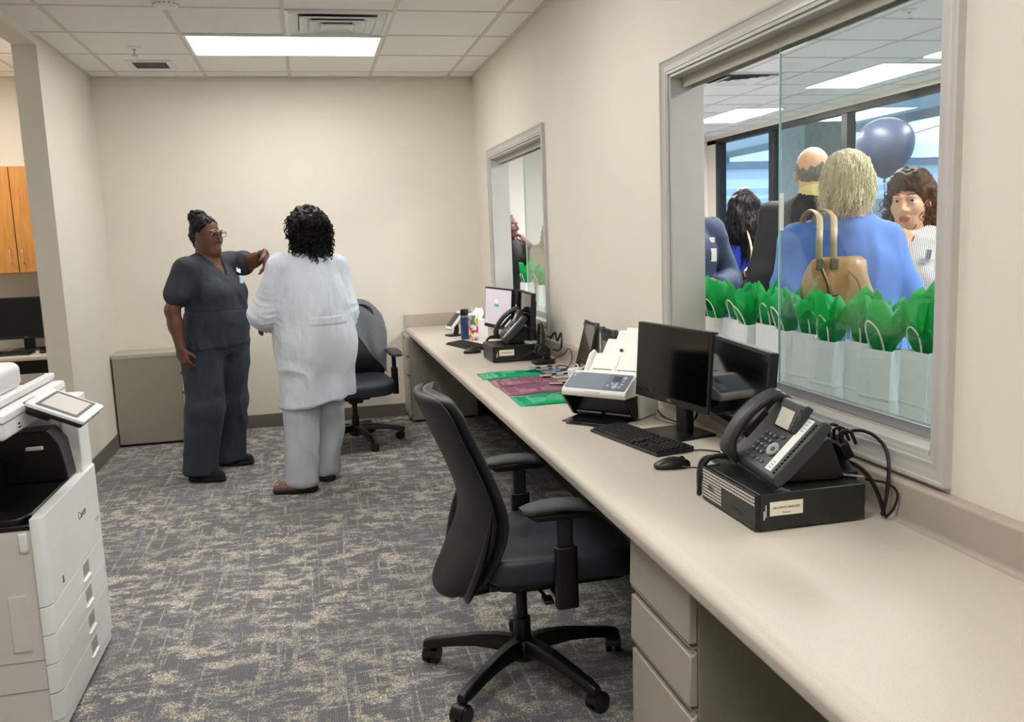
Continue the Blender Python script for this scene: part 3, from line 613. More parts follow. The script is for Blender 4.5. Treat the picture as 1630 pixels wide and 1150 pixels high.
M_phone = mat('phone_charcoal', '#2e3236', .42, var=.06, scale=90)
M_hand = mat('handset_charcoal', '#26282b', .40, var=.08, scale=90)
M_key = mat('phone_key', '#40464c', .4, var=.1)
M_lcd = mat('phone_lcd', '#b9b6a9', .25, var=.04, emit='#b9b6a9', estr=.12)
def phone(label, loc, rz):
    t = thing('desk_phone', label, 'phone', loc, rz, 'desk phones')
    A = math.radians(46); W = .218; Lp = .212
    b = bpy.data.objects.new('console', None); COL.objects.link(b); b.parent = t; b.location = (0, -.075, .006); b.rotation_euler = (A, 0, 0); b.scale = (1.26, .92, 1)
    build('housing', MB().prism([(0, 0), (0, .018), (.01, .028), (Lp-.012, .028), (Lp, .022), (Lp, .0), (Lp*.7, -.012), (.04, -.008)], -W/2, W/2, 'x'), M_phone, b, bevel=.005, seg=3)
    z = .0305
    mb = MB()
    for r in range(4):
        for c in range(3): mb.cbox((-.036+.0195*c, .056+.0185*(3-r), z), (.0135, .0115, .005))
    build('dial_pad', mb, M_key, b, bevel=.0015); mb = MB()
    for i, ch in enumerate('123456789*0#'): text('digit', ch, .006, M_paper, b, (-.037+.0195*(i % 3), .056+.0185*(3-i//3), z+.0026), (0, 0, 0))
    mb = MB()
    for x, y in ((-.04, .034), (-.012, .034), (.012, .034), (.028, .034), (.031, .119)): build('function_key', MB().cbox((x, y, z-.001), (.0135, .009, .005)), M_key, b, bevel=.0015)
    mb = MB().at((.034, .078, z-.002)).lathe([(0, 0), (.021, 0), (.021, .004), (.019, .0055), (.009, .0045), (.008, .003), (0, .003)], 28); build('navigation_ring', mb, mat('ring_grey', '#8d9494', .35, .3), b)
    build('navigation_button', MB().at((.034, .078, z)).lathe([(0, .0), (.0065, 0), (.006, .0035), (0, .004)], 16), M_key, b)
    build('name_strip', MB().box((.058, .024, z-.003), (.085, .196, z-.0005)), M_paper, b)
    mb = MB()
    for i in range(16): mb.cbox((.0955, .026+.0108*i, z-.001), (.008, .0075, .005))
    build('line_keys', mb, M_black, b, bevel=.001)
    mb = MB()
    for y, l in ((.187, .014), (.176, .012), (.166, .016), (.157, .013), (.049, .011), (.041, .012), (.032, .012)): mb.box((.067, y, z-.0004), (.067+l, y+.0025, z))
    build('strip_writing', mb, mat('faint_ink', '#8f9a9a', .7), b)
    # tilted display
    d = bpy.data.objects.new('display', None); COL.objects.link(d); d.parent = b; d.location = (.012, .142, .03); d.rotation_euler = (math.radians(12), 0, 0)
    build('display_housing', MB().prism([(-.002, -.004), (-.002, .006), (.052, .012), (.074, .014), (.082, .004), (.08, -.012)], -.05, .05, 'x'), M_phone, d, bevel=.003)
    M0 = Matrix.Rotation(math.radians(6.3), 4, 'X')
    mb = MB().at((0, 0, .0068), (math.radians(6.3), 0, 0)).box((-.036, .0, -.001), (.024, .052, .0008)); build('display_screen', mb, M_lcd, d)
    mb = MB().at((0, 0, .0068), (math.radians(6.3), 0, 0))
    for i in range(4): mb.cyl((.037, .006+.012*i, -.001), (.037, .006+.012*i, .002), .0045, n=12)
    mb.cbox((.037, .06, .001), (.014, .007, .004)); build('display_keys', mb, M_key, d)
    # handset
    rings = []
    for i in range(25):
        q = i/24; y = -.008+.232*q; zz = .05+.030*math.sin(PI*q)**.8; e = min(1, abs(2*q-1)); hh = .013+.016*max(0, e-.62)/.38; hw = .0265+.003*e**3; zc = zz-(hh-.013)
        if i in (0, 24): hw *= .86; hh *= .8
        rings.append([(-.083+hw*math.copysign(abs(math.cos(a))**.55, math.cos(a)), y, zc+hh*math.copysign(abs(math.sin(a))**.6, math.sin(a))) for a in [2*PI*k/16 for k in range(16)]])
    build('handset', MB().loft(rings), M_hand, t, ang=60); h = [c for c in t.children if c.name.startswith('handset')][0]
    h.location = b.location; h.rotation_euler = b.rotation_euler; h.scale = (1.15, .95, 1); h.location.x = -.012
    build('handset_inset', MB().box((-.0605, .062, .044), (-.0596, .152, .062)), M_black, h, bevel=.004)
    # prop stand
    build('stand', MB().prism([(-.055, .0), (.10, .0), (.122, .006), (.085, .106), (.03, .072)], -.075, .075, 'x'), M_black, t, bevel=.004)
    # coiled cord
    pts = arc([(-.105, -.092, .030), (-.125, -.125, .026), (-.143, -.152, .010), (-.148, -.168, -.03), (-.150, -.172, -.078), (-.160, -.168, -.075), (-.172, -.165, -.03), (-.175, -.150, .006), (-.16, -.105, .012), (-.12, -.05, .010)], 22); co = []
    ph = 0
    def v0(tg): a_ = tg.cross(Vector((.31, .77, .55))).normalized(); return a_, tg.cross(a_)
    for i, p in enumerate(pts):
        tg = (pts[min(i+1, len(pts)-1)]-pts[max(0, i-1)]).normalized(); u = tg.orthogonal().normalized(); v = tg.cross(u)
        nx = pts[min(i+1, len(pts)-1)]
        for k in range(4): ph = (i*4+k)*.85; co.append(p+(nx-p)*(k/4)+(v0(tg)[0]*math.cos(ph)+v0(tg)[1]*math.sin(ph))*.0056)
    build('coiled_cord', MB().tube(co, .0017, 5), M_black, t, ang=180)
    return t
phone('charcoal desk phone with a white name strip on the near computer', (-.246, 1.957, Z+.094), math.radians(-96.5))
phone('charcoal desk phone on the far computer', (-.228, 5.0, Z+.094), math.radians(-96.5))

# document scanner
M_scg = mat('scanner_blue_grey', '#6f7c88', .4, var=.03)
M_scw = mat('scanner_white', '#e6e5e0', .4, var=.015)
t = thing('document_scanner', 'white and blue-grey sheet-fed document scanner left of the near monitors', 'scanner', (-.296, 3.196, Z), math.radians(-50.3))
W = .142
side = [(0, .004), (.15, .004), (.165, .03), (.16, .10), (.118, .150), (.012, .178), (-.006, .176), (-.088, .124), (-.094, .108), (-.088, .098), (-.03, .02)]
build('body', MB().prism(side[0:1]+[(.15, .004), (.165, .03), (.155, .12), (.012, .178), (-.006, .176), (-.088, .124), (-.094, .112), (-.09, .096), (-.004, .096), (.0, .02)], -W, W, 'x'), M_scw, t, bevel=.004, seg=3)
for s in (-1, 1): build('side_cheek', MB().prism([(-.0, .004), (.02, .004), (.02, .1), (-.09, .1), (-.086, .09), (-.02, .01)], s*W-(.012 if s > 0 else 0), s*W+(0 if s > 0 else .012), 'x'), M_black, t, bevel=.002)
build('paper_throat', MB().box((-W+.01, -.003, .006), (W-.01, .004, .095)), M_copk, t)
build('throat_lip', MB().box((-W+.02, -.02, .02), (-.01, -.012, .024)).box((.012, -.02, .02), (W-.02, -.012, .024)), M_copg, t)
build('output_tray', MB().prism([(-.118, -.13), (.118, -.13), (.128, .0), (-.128, .0)], 0, .005).prism([(-.08, -.16), (.06, -.16), (.08, -.12), (-.1, -.12)], .001, .004), M_copk, t, bevel=.0015)
AN = math.atan2(.052, .082); tp = bpy.data.objects.new('top_cover', None); COL.objects.link(tp); tp.parent = t; tp.location = (0, -.088, .1245); tp.rotation_euler = (AN, 0, 0)
build('cover_plate', MB().prism(rrect(2*W-.016, .09, .006), 0, .0018), M_scg, tp).location = (0, .049, 0)
build('control_bezel', MB().prism(rrect(.094, .082, .006), .0018, .0026), mat('scanner_bezel', '#5e6a77', .35), tp).location = (.084, .048, 0)
build('display', MB().cbox((.076, .068, .003), (.034, .026, .0012)), mat('scanner_lcd', '#4b4f52', .2), tp)
mb = MB()
for x, y, s in ((.05, .028, .006), (.066, .04, .006), (.086, .04, .006), (.082, .024, .012), (.108, .074, .008), (.108, .056, .005), (.108, .038, .006), (.104, .022, .006)): mb.cyl((x, y, .002), (x, y, .0038), s, n=14)
build('buttons', mb, mat('scanner_key', '#aeb9c2', .4), tp, bevel=.0006)
text('maker_mark', 'fi', .017, M_paper, tp, (-.118, .074, .0022), (0, 0, 0))
text('maker_mark', 'RICOH', .007, M_paper, tp, (-.115, .088, .0022), (0, 0, 0))
build('front_latch', MB().cbox((0, -.0945, .114), (.07, .002, .014)), M_scw, t, bevel=.002)
ch = bpy.data.objects.new('feeder_chute', None); COL.objects.link(ch); ch.parent = t; ch.location = (.012, .035, .166); ch.rotation_euler = (math.radians(47), 0, 0); ch.scale = (.88, .86, 1)
build('chute_base', MB().box((-W+.008, 0, -.012), (W-.008, .115, .0)), M_scw, ch, bevel=.004)
for s in (-1, 1): build('chute_wall', MB().prism([(-.002, -.02), (-.002, .012), (.09, .022), (.125, .008), (.125, -.02)], s*(W-.004)-.006, s*(W-.004)+.006, 'x'), M_scw, ch, bevel=.003)
build('chute_slots', MB().box((-W+.03, .022, .0), (-.012, .027, .001)).box((.014, .022, .0), (W-.03, .027, .001)), M_copk, ch)
build('chute_guide', MB().box((-.006, .0, .0), (.006, .1, .004)), M_scw, ch, bevel=.001)
build('paper_support', MB().box((-.098, .1, -.008), (.098, .2, -.004)).box((-.06, .19, -.012), (.062, .255, -.009)).box((-.03, .24, -.015), (.05, .275, -.0125)), M_scw, ch, bevel=.002)
build('support_knob', MB().cyl((-.004, .135, -.006), (-.004, .135, .002), .008, n=12), M_blackm, ch)

# tablets leaning on the wall
def tablet(label, y0, y1, top, base):
    w_ = y1-y0; ln = .262; t = thing('tablet', label, 'tablet', (base, (y0+y1)/2, Z), -PI/2, 'leaning tablets')
    a = math.asin(min(1, (top-Z)/ln)); p = bpy.data.objects.new('tablet_body', None); COL.objects.link(p); p.parent = t; p.rotation_euler = (a-0, 0, 0); p.location = (0, 0, .012)
    mb = MB().prism(rrect(w_, ln, .02), -.013, .004); b = build('rugged_case', mb, M_blackm, p, bevel=.004); b.location = (0, ln/2, 0)
    for x in (-1, 1):
        for y in (-1, 1): build('corner_bumper', MB().at((x*(w_/2-.012), ln/2+y*(ln/2-.012), 0)).prism(rrect(.032, .032, .01), -.015, .0075), mat('grey_rubber', '#4a4d52', .6), p, bevel=.003)
    s = build('screen', MB().prism(rrect(w_-.026, ln-.03, .006), .004, .0046), mat('tablet_screen', '#4a443c', .07, var=.05, coat=.4), p); s.location = (0, ln/2, 0)
    return t
tablet('rugged black tablet leaning on the wall between the windows, far one', 4.135, 4.335, .985, -.075)
tablet('rugged black tablet leaning on the wall behind the document scanner', 3.71, 3.90, 1.0, -.07)

# document sleeves
def sleeve(label, x0, x1, y0, y1, z, m, medge, lift=.012):
    t = thing('document_sleeve', label, 'folder', ((x0+x1)/2, (y0+y1)/2, z), rnd.uniform(-.03, .03), 'clear coloured document sleeves'); w_, d_ = x1-x0, y1-y0
    def sheet(zz, xa, xb, bow): 
        P = [[(xa+(xb-xa)*i/16, -d_/2+d_*j/6, zz+bow*math.sin(PI*i/16)*(.4+.6*math.sin(PI*j/6))) for j in range(7)] for i in range(17)]
        return MB().grid(P)
    build('back_sheet', sheet(.001, -w_/2, w_/2, .0015), m, t, solid=.0012)
    build('pocket_sheet', sheet(.004, -w_/2+.06, w_/2, lift), m, t, solid=.0012)
    build('fold_edge', MB().tube([(-w_/2+.02, -d_/2, .003), (0, -d_/2, .006), (w_/2, -d_/2, .004)], .0022, 6), medge, t)
    return t
def tint(name, c, f): 
    m = glassmat(name, c, 1.5, .03); n = m.node_tree.nodes; l = m.node_tree.links
    mx = [x for x in n if x.type == 'MIX_SHADER'][0]; o = [x for x in n if x.type == 'OUTPUT_MATERIAL'][0]
    df = n.new('ShaderNodeBsdfDiffuse'); df.inputs[0].default_value = f+(1,); m2 = n.new('ShaderNodeMixShader'); m2.inputs[0].default_value = .28
    l.new(mx.outputs[0], m2.inputs[1]); l.new(df.outputs[0], m2.inputs[2]); l.new(m2.outputs[0], o.inputs[0]); return m
G = tint('green_film', (.30, .95, .70), (.03, .68, .42)); G2 = mat('green_film_edge', '#0f9a68', .3); P_ = tint('pink_film', (.95, .80, .87), (.50, .26, .36)); P2 = mat('pink_film_edge', '#8e2f63', .3)
sleeve('green document sleeve farthest from the scanner', -.565, -.24, 4.29, 4.50, Z, G, G2, .006)
sleeve('pink document sleeve beside the farther green one', -.55, -.23, 4.04, 4.27, Z, P_, P2)
sleeve('pink document sleeve beside the nearer green one', -.545, -.23, 3.80, 4.03, Z, P_, P2)
sleeve('green document sleeve nearest the scanner', -.55, -.24, 3.545, 3.775, Z, G, G2, .014)
# papers and shapes showing through are left to reflections; badge clips lie at their wall ends
M_clear = mat('clear_vinyl', '#d9d6cb', .25, var=.05, coat=.3)
spots = [(-.27, 4.42, .3, 0), (-.22, 4.36, -.2, 0), (-.20, 4.45, .1, 0), (-.25, 4.18, .1, 1), (-.19, 4.17, .15, 1), (-.135, 4.15, .2, 1), (-.27, 3.93, -.35, 1), (-.215, 3.97, -.3, 1), (-.13, 4.05, .1, 1), (-.165, 4.30, .5, 1)]
places_ = ['at the wall end of the farthest green sleeve, left', 'at the wall end of the farthest green sleeve, middle', 'at the wall end of the farthest green sleeve, backmost', 'on the farther pink sleeve, farthest from the wall', 'on the farther pink sleeve, middle of three', 'on the farther pink sleeve, nearest the wall', 'on the nearer pink sleeve beside the scanner corner', 'on the nearer pink sleeve under the white cable', 'under the white charging cable loop', 'beside the white power adapter']
for (x, y, a, q), pl in zip(spots, places_):
    t = thing('badge_holder', 'clear badge holder '+pl, 'badge holder', (x, y, Z+.017), a, 'badge holders on the sleeves')
    build('vinyl_pocket', MB().cbox((-.012, 0, .002), (.075, .044, .003)), M_clear, t, bevel=.001)
    build('clip', MB().cbox((.022, 0, .006), (.022, .012, .008)).cbox((.03, 0, .003), (.02, .026, .003)), M_black, t, bevel=.002)
    build('border', MB().box((-.05, -.0235, .001), (.026, -.0205, .0042)).box((-.05, .0205, .001), (.026, .0235, .0042)), M_black if q else M_ink, t)
t = thing('lanyard', 'bright blue lanyard strap lying on the badge holders', 'lanyard', (-.235, 4.32, Z+.026))
build('strap', MB().grid([[tuple(p+Vector((0, o, 0))) for o in (-.011, .011)] for p in arc([(-.06, .10, .004), (-.03, .04, .003), (.0, -.02, .003), (.03, -.035, .004), (.09, -.03, .003)], 6)]), mat('blue_strap', '#1f78d8', .6, bump=.2, bscale=900), t, solid=.0016)
t = thing('power_adapter', 'white plug-in power adapter with a looped white cable beside the tablets', 'charger', (-.165, 4.03, Z+.03), .4)
build('adapter_body', MB().prism(rrect(.062, .05, .012), 0, .04), M_white, t, bevel=.004)
build('cable', MB().tube(arc([(.02, 0, .03), (.05, -.05, .06), (.045, -.16, .11), (.03, -.24, .06), (-.02, -.16, .01), (-.01, -.06, .005), (.04, .03, .05), (.055, .08, .03)], 8), .0028, 6), M_white, t)

# far end things
t = thing('water_bottle', 'tall navy blue water bottle with a black lid beside the cartoon tumbler', 'bottle', (-.338, 6.11, Z))
build('flask', MB().lathe([(0, 0), (.029, 0), (.031, .006), (.031, .15), (.029, .158), (0, .158)], 28), mat('navy_enamel', '#2d4a7a', .3, .4, var=.05), t)
build('neck_band', MB().lathe([(.0295, .155), (.0295, .170), (0, .170)], 28), M_chrome, t)
build('lid', MB().lathe([(0, .168), (.030, .168), (.031, .174), (.031, .20), (.026, .212), (0, .212)], 28), M_black, t)
t = thing('tumbler', 'colourful printed tumbler with a white straw left of the far lit monitor', 'cup', (-.297, 6.0, Z))
def confetti():
    m = bpy.data.materials.new('printed_wrap'); m.use_nodes = True; n = m.node_tree.nodes; l = m.node_tree.links; p = n['Principled BSDF']; p.inputs['Roughness'].default_value = .3
    t = n.new('ShaderNodeTexCoord'); v = n.new('ShaderNodeTexVoronoi'); v.inputs['Scale'].default_value = 55; l.new(t.outputs['Object'], v.inputs['Vector'])
    s = n.new('ShaderNodeSeparateColor'); l.new(v.outputs['Color'], s.inputs[0]); r = n.new('ShaderNodeValToRGB'); r.color_ramp.interpolation = 'CONSTANT'; l.new(s.outputs[0], r.inputs[0])
    for i, (q, c) in enumerate(((0, '#f4f1ea'), (.22, '#d8323c'), (.38, '#2f6fd0'), (.56, '#f2d13a'), (.68, '#7fc0ee'), (.82, '#e77fae'), (.92, '#3c9a4c'))):
        e = r.color_ramp.elements[i] if i < 2 else r.color_ramp.elements.new(q); e.position = q; e.color = lin(c)+(1,)
    l.new(r.outputs[0], p.inputs['Base Color']); return m
build('cup_body', MB().lathe([(0, 0), (.031, 0), (.033, .006), (.036, .17), (.034, .175), (0, .175)], 28), confetti(), t)
build('lid', MB().lathe([(0, .174), (.0365, .174), (.037, .182), (.03, .19), (0, .192)], 28), mat('clear_lid', '#e9eaf0', .2), t)
build('straw', MB().cyl((.006, 0, .17), (-.018, .01, .255), .004), M_white, t)
t = thing('payment_terminal', 'white and black card payment terminal on a stand at the back end of the counter', 'card reader', (-.375, 6.36, Z), math.radians(-75))
build('base_plate', MB().prism(rrect(.11, .12, .02), 0, .012), M_black, t, bevel=.003)
build('stem', MB().tube([(0, .01, .01), (0, .02, .05), (0, .01, .08)], [.02, .018, .022], 10), M_black, t)
p = bpy.data.objects.new('head', None); COL.objects.link(p); p.parent = t; p.location = (0, 0, .115); p.rotation_euler = (math.radians(48), 0, 0)
build('terminal_shell', MB().prism(rrect(.10, .16, .012), -.018, .004), M_white, p, bevel=.005); build('terminal_screen', MB().prism(rrect(.088, .12, .004), .004, .005), M_glossblk, p)
t = thing('tissue_box', 'small white box standing behind the tumbler and far monitor', 'box', (-.235, 6.17, Z), .3)
build('carton', MB().box((-.05, -.06, 0), (.05, .06, .13)), M_paper, t, bevel=.002)
build('tissue', MB().loft([[(.03*math.cos(a), .012*math.sin(a), .128) for a in [2*PI*k/12 for k in range(12)]], [((.045+.008*math.cos(3*a))*math.cos(a), .022*math.sin(a), .165+.01*math.sin(2*a)) for a in [2*PI*k/12 for k in range(12)]], [(.03*math.cos(a)+.01, .008*math.sin(a), .205+.008*math.cos(3*a)) for a in [2*PI*k/12 for k in range(12)]]]), M_paper, t)
# headset on its charging dock
dk = thing('headset_dock', 'black headset charging dock in front of the far window casing', 'dock', (-.145, 4.70, Z), -PI/2)
build('dock_base', MB().prism(rrect(.10, .12, .02), 0, .025), M_black, dk, bevel=.006)
build('dock_post', MB().box((-.03, .01, .02), (.03, .035, .09)), M_black, dk, bevel=.006)
hs = thing('headset', 'black telephone headset standing upright on its dock by the far computer', 'headset', (-.155, 4.70, Z+.026), -PI/2)
build('headband', MB().tube(arc([(-.045, 0, .05), (-.052, 0, .12), (-.03, 0, .185), (.0, 0, .20), (.03, 0, .185), (.052, 0, .12), (.045, 0, .05)], 6), .010, 8, flat=.45), M_black, hs)
for s in (-1, 1): build('ear_cushion', MB().cyl((s*.028, 0, .05), (s*.05, 0, .05), .031, n=22), M_blackm, hs, bevel=.006)
build('microphone_boom', MB().tube(arc([(-.05, 0, .05), (-.06, -.05, .03), (-.045, -.09, .012)], 6), .004), M_black, hs)
# cables and blocks
def cable(label, pts, r=.003, n=8, m=None):
    p0 = Vector(pts[0]); o = build('cable', MB().tube(arc([tuple(Vector(q)-p0) for q in pts], n), r, 6), m or M_black); o.location = p0; return tag(o, label, 'cable', 'cables')
cable('thin black mouse cable running back under the right near monitor', [(-.34, 2.372, Z+.02), (-.32, 2.31, Z+.028), (-.27, 2.30, Z+.022), (-.21, 2.36, Z+.004), (-.15, 2.5, Z+.004), (-.06, 2.56, Z+.004)], .0022)
cable('black monitor cable looping on the counter behind the near monitor stand', [(-.07, 3.28, Z+.10), (-.075, 3.24, Z+.03), (-.09, 3.12, Z+.004), (-.08, 3.0, Z+.004), (-.05, 2.92, Z+.03), (-.045, 2.9, Z+.1)], .0035)
cable('thin grey cable lying behind the document scanner', [(-.05, 3.3, Z+.05), (-.09, 3.2, Z+.004), (-.13, 3.08, Z+.004), (-.10, 2.98, Z+.004), (-.05, 2.97, Z+.004)], .002, m=M_copg)
cable('thin black keyboard cable beside the near monitor base', [(-.26, 2.64, Z+.015), (-.22, 2.60, Z+.004), (-.17, 2.585, Z+.003), (-.1, 2.5, Z+.003), (-.045, 2.42, Z+.004)], .0022)
cable('black headset cable coiled by the far backsplash', [(-.10, 4.68, Z+.02), (-.055, 4.6, Z+.06), (-.045, 4.52, Z+.10), (-.05, 4.46, Z+.05), (-.09, 4.44, Z+.006), (-.13, 4.5, Z+.004), (-.09, 4.56, Z+.004), (-.06, 4.5, Z+.004), (-.1, 4.42, Z+.004)], .0025)
cable('thick black power cable arching over the blocks behind the near computer', [(-.10, 2.04, Z+.12), (-.06, 2.01, Z+.165), (-.035, 1.95, Z+.19), (-.035, 1.87, Z+.18), (-.04, 1.83, Z+.14), (-.05, 1.82, Z+.06), (-.055, 1.83, Z+.006)], .0045)
cable('black cables hanging down behind the near computer', [(-.08, 1.97, Z+.115), (-.07, 1.91, Z+.11), (-.065, 1.86, Z+.085), (-.06, 1.83, Z+.04), (-.06, 1.815, Z+.008)], .0055)
cable('thin black cord sticking out beside the backsplash', [(-.06, 1.89, Z+.08), (-.045, 1.83, Z+.085), (-.04, 1.795, Z+.07), (-.045, 1.80, Z+.03), (-.06, 1.81, Z+.005)], .003)
cable('grey network cable lying on top of the near computer', [(-.175, 1.90, Z+.099), (-.15, 1.90, Z+.10), (-.12, 1.88, Z+.10), (-.095, 1.85, Z+.10)], .003, m=M_copg)
cable('tangled black wires in front of the far window casing', [(-.06, 4.85, Z+.12), (-.05, 4.78, Z+.16), (-.055, 4.72, Z+.12), (-.05, 4.66, Z+.17), (-.06, 4.62, Z+.11), (-.05, 4.70, Z+.07), (-.06, 4.8, Z+.06)], .006)
t = thing('power_strip', 'black power strip propped on the back of the near computer', 'power strip', (-.095, 1.985, Z+.115), math.radians(-97))
build('housing', MB().at((0, 0, 0), (.0, .25, 0)).box((-.13, -.022, -.014), (.10, .022, .016)), M_black, t, bevel=.004)
for i in range(3): build('plug', MB().at((-.02+.035*i, .018, .015), (.5, .25, 0)).box((-.014, -.012, 0), (.014, .014, .05)).tube(arc([(0, 0, .05), (.0, .01, .075), (.005, .03, .07), (.01, .03, .03)], 4), .005, 6), M_black, t, bevel=.003)
t = thing('puck', 'small white round disc behind the near desk phone', 'disc', (-.105, 2.53, Z)); build('disc', MB().lathe([(0, 0), (.03, 0), (.032, .004), (.026, .010), (0, .012)], 24), M_white, t)
t = thing('adhesive_notes', 'small white pad lying beside the far desk phone', 'notepad', (-.16, 4.90, Z+.093), .3); build('pad', MB().cbox((0, 0, .008), (.06, .07, .014)), M_paper, t, bevel=.002)
# grey jacket draped on the far chair
jk = thing('jacket', 'dark grey jacket draped over the back of the far office chair', 'jacket', (-1.13, 6.36, 0), math.radians(-82))
P = []
for i in range(31):
    q = i/30; row = []
    for j in range(17):
        s = j/16; y = -.09+.37*s; zt = 1.0-.13*max(0, (s-.60)/.40)**2; wv = .012*math.sin(s*17+q*5)+.007*math.sin(s*31+2); edge = .055*max(0, (abs(min(y, .245))-.10)/.145)**2.4
        if q < .5: d = (1-q*2)*(.40*max(.12, min(1, (s-.05)*1.5))); z = zt-d; zz = max(.36, min(.985, z)); x = -.268+(.985-zz)*.37-(.0 if zz > .62 else (.62-zz)*.45)+.028+wv*.7
        else: d = (q*2-1)*(.5-.1*(1-s)); z = zt-d; x = -.35+d*.16-.02+wv
        b = abs(q-.5)*30
        if b < 2.6: x = -.302+(.5-q)*30*.0185; z = zt+.018-.004*b*b
        row.append((x+edge, y+.014*math.sin(q*9+s*4)*s, z))
    P.append(row)
build('cloth', MB().grid(P), mat('charcoal_knit', '#66696e', .85, var=.12, scale=60, bump=.3, bscale=500), jk, sub=1, solid=.006, ang=180)
# ---------------------------------------------------------------- lobby
XS = 4.4
M_mull = mat('dark_bronze_frame', '#17181a', .45, .3, var=.05)
M_store = glassmat('storefront_glass', (.80, .90, .95), 1.5)
M_lwall = mat('lobby_wall_paint', '#dcd7cf', .75, var=.015, scale=3, bump=.05, bscale=260)
struct('wall_lobby_back', MB().box((WT, 12.1, 0), (XS+.1, 12.22, H)), M_lwall)
struct('wall_lobby_side', MB().box((.0, YB+.12, 0), (WT, 12.22, H)), M_lwall)
struct('trim_2', MB().box((XS-.06, -2.2, 2.665), (XS+.12, 12.22, H+.0)), M_lwall)
ys = [11.77, 10.28, 8.72, 7.15, 5.6, 4.05, 2.5, .95, -.6, -2.1]
wn = bpy.data.objects.new('window_3', None); COL.objects.link(wn); wn['kind'] = 'structure'
build('frame_rail', MB().box((XS-.05, -2.2, 2.60), (XS+.06, 12.1, 2.665)), M_mull, wn, bevel=.003)
build('frame_rail', MB().box((XS-.05, -2.2, 0), (XS+.06, 12.1, .10)), M_mull, wn, bevel=.003)
for y in ys: build('mullion', MB().box((XS-.05, y-.055, .10), (XS+.06, y+.055, 2.60)), M_mull, wn, bevel=.003)
for a, b in zip(ys, ys[1:]): build('pane', MB().box((XS, b+.055, .10), (XS+.008, a-.055, 2.60)), M_store, wn, smooth=False)
build('wall_infill', MB().box((XS-.05, 11.825, .0), (XS+.06, 12.1, 2.665)), M_lwall, wn)
# outside
M_stuc = mat('ribbed_soffit', '#e9ebee', .6, var=.08, scale=4, stretch=(1, 24, 1)); M_conc = mat('sidewalk', '#b7b3aa', .9, var=.1, scale=6)
struct('ground', MB().box((4.62, -30, -.12), (120, 120, -.02)), M_conc)
aw = thing('awning', 'white ribbed awning over the walk outside the lobby windows', 'awning', (6.3, 9, 2.95))
build('soffit', MB().box((-1.75, -11, .15), (1.75, 10, .2)), M_stuc, aw); build('fascia', MB().box((1.7, -11, .02), (1.8, 10, .32)), mat('grey_fascia', '#8b9096', .5), aw); build('end_beam', MB().box((-1.75, 9.85, -.12), (1.8, 10.05, .1)), mat('slate_beam', '#6f7b8a', .5), aw)
M_stone = mat('split_face_block', '#8d8a84', .95, var=.25, scale=14, bump=1.0, bscale=16)
cl = thing('stone_column', 'grey split-face block column standing outside the lobby glass', 'column', (6.3, 12.5, 0))
build('shaft', MB().box((-.34, -.35, 0), (.34, .35, 2.96)), M_stone, cl, bevel=.02); build('column_cap', MB().box((-.4, -.4, 2.96), (.4, .4, 3.06)), mat('cast_stone', '#a9a59c', .8), cl, bevel=.01)
bl = thing('far_building', 'long white building with a grey roof edge across the car park', 'building', (30, 55, 0))
build('wall', MB().box((-22, -2, 0), (25, 10, 5.0)), mat('white_cladding', '#dfe6ee', .7, var=.04, scale=.5), bl); build('roof_edge', MB().box((-22.4, -2.4, 5.0), (25.4, 10.4, 5.45)), mat('slate_beam', '#6f7b8a', .5), bl); build('band', MB().box((-22.05, -2.05, 3.4), (25.05, -1.9, 3.75)), mat('pale_band', '#b9c6d4', .6), bl)
fe = thing('screen_fence', 'grey slatted screen fence outside left of the stone column', 'fence', (13, 27, 0)); build('boards', MB().box((-6, -.05, .05), (8, .05, 2.15)), mat('grey_slats', '#84868a', .7, var=.15, scale=3, stretch=(20, 1, 1)), fe); build('cap_rail', MB().box((-6, -.08, 2.15), (8, .08, 2.3)), mat('pale_band', '#b9c6d4', .6), fe)
pl = thing('power_pole', 'thin power pole and lines against the sky beyond the lobby glass', 'power pole', (33, 42, -.02))
build('pole', MB().cyl((0, 0, 0), (0, 0, 10), .14, .10, 8), mat('weathered_pole', '#4b433c', .9), pl)
for z in (6.6, 7.4, 8.3, 8.9): build('power_line', MB().tube([(-16, -40, z+.7), (-8, -20, z+.1), (0, 0, z), (8, 20, z+.3), (16, 40, z+.9)], .03, 5), M_black, pl)
# lobby ceiling fittings
LL = 'lobby ceiling lights'
for x, y, lb in ((3.555, 7.14, 'lit ceiling panel in the lobby, large through the closed glass'), (3.555, 9.65, 'lit ceiling panel in the lobby beside the window jamb'), (1.72, 4.70, 'lit ceiling panel in the lobby cut by the glass edge near the window top'), (1.72, 7.14, 'added lit ceiling panel in the lobby hidden behind the window head, second back'), (1.72, 9.65, 'added lit ceiling panel in the lobby hidden behind the window head, third back'), (3.555, 4.70, 'added unseen lit ceiling panel in the lobby beyond the right window frame'), (1.72, 2.2, 'added unseen lit ceiling panel in the lobby nearest the reception wall'), (3.555, 2.2, 'added unseen lit ceiling panel in the lobby front corner by the glass')): panel_light(lb, x, y, .59, 1.2, M_lampL)  # first three are visible; the rest are added unseen to brighten the lobby
def slot_vent(x, y):
    t = thing('slot_diffuser', 'square white louvred air diffuser in the lobby ceiling beside the jamb', 'air vent', (x, y, H-.016)); mb = MB()
    for s in range(4): mb.at((0, 0, 0), (0, 0, s*PI/2)); mb.box((-.3, -.3, .006), (.28, -.28, .014))
    mb.at(); build('flange', mb, M_white, t)
    for a in (.25, .19, .13, .07):
        mb = MB(); frust(mb, a, .002, a-.035, .013); build('louvre', mb, M_white, t, smooth=False)
    build('plenum', MB().box((-.28, -.28, .0135), (.28, .28, .0145)), M_dark, t)
slot_vent(2.37, 7.30)
sprinkler('chrome sprinkler head in the lobby ceiling seen through the glass', 2.30, 4.93)
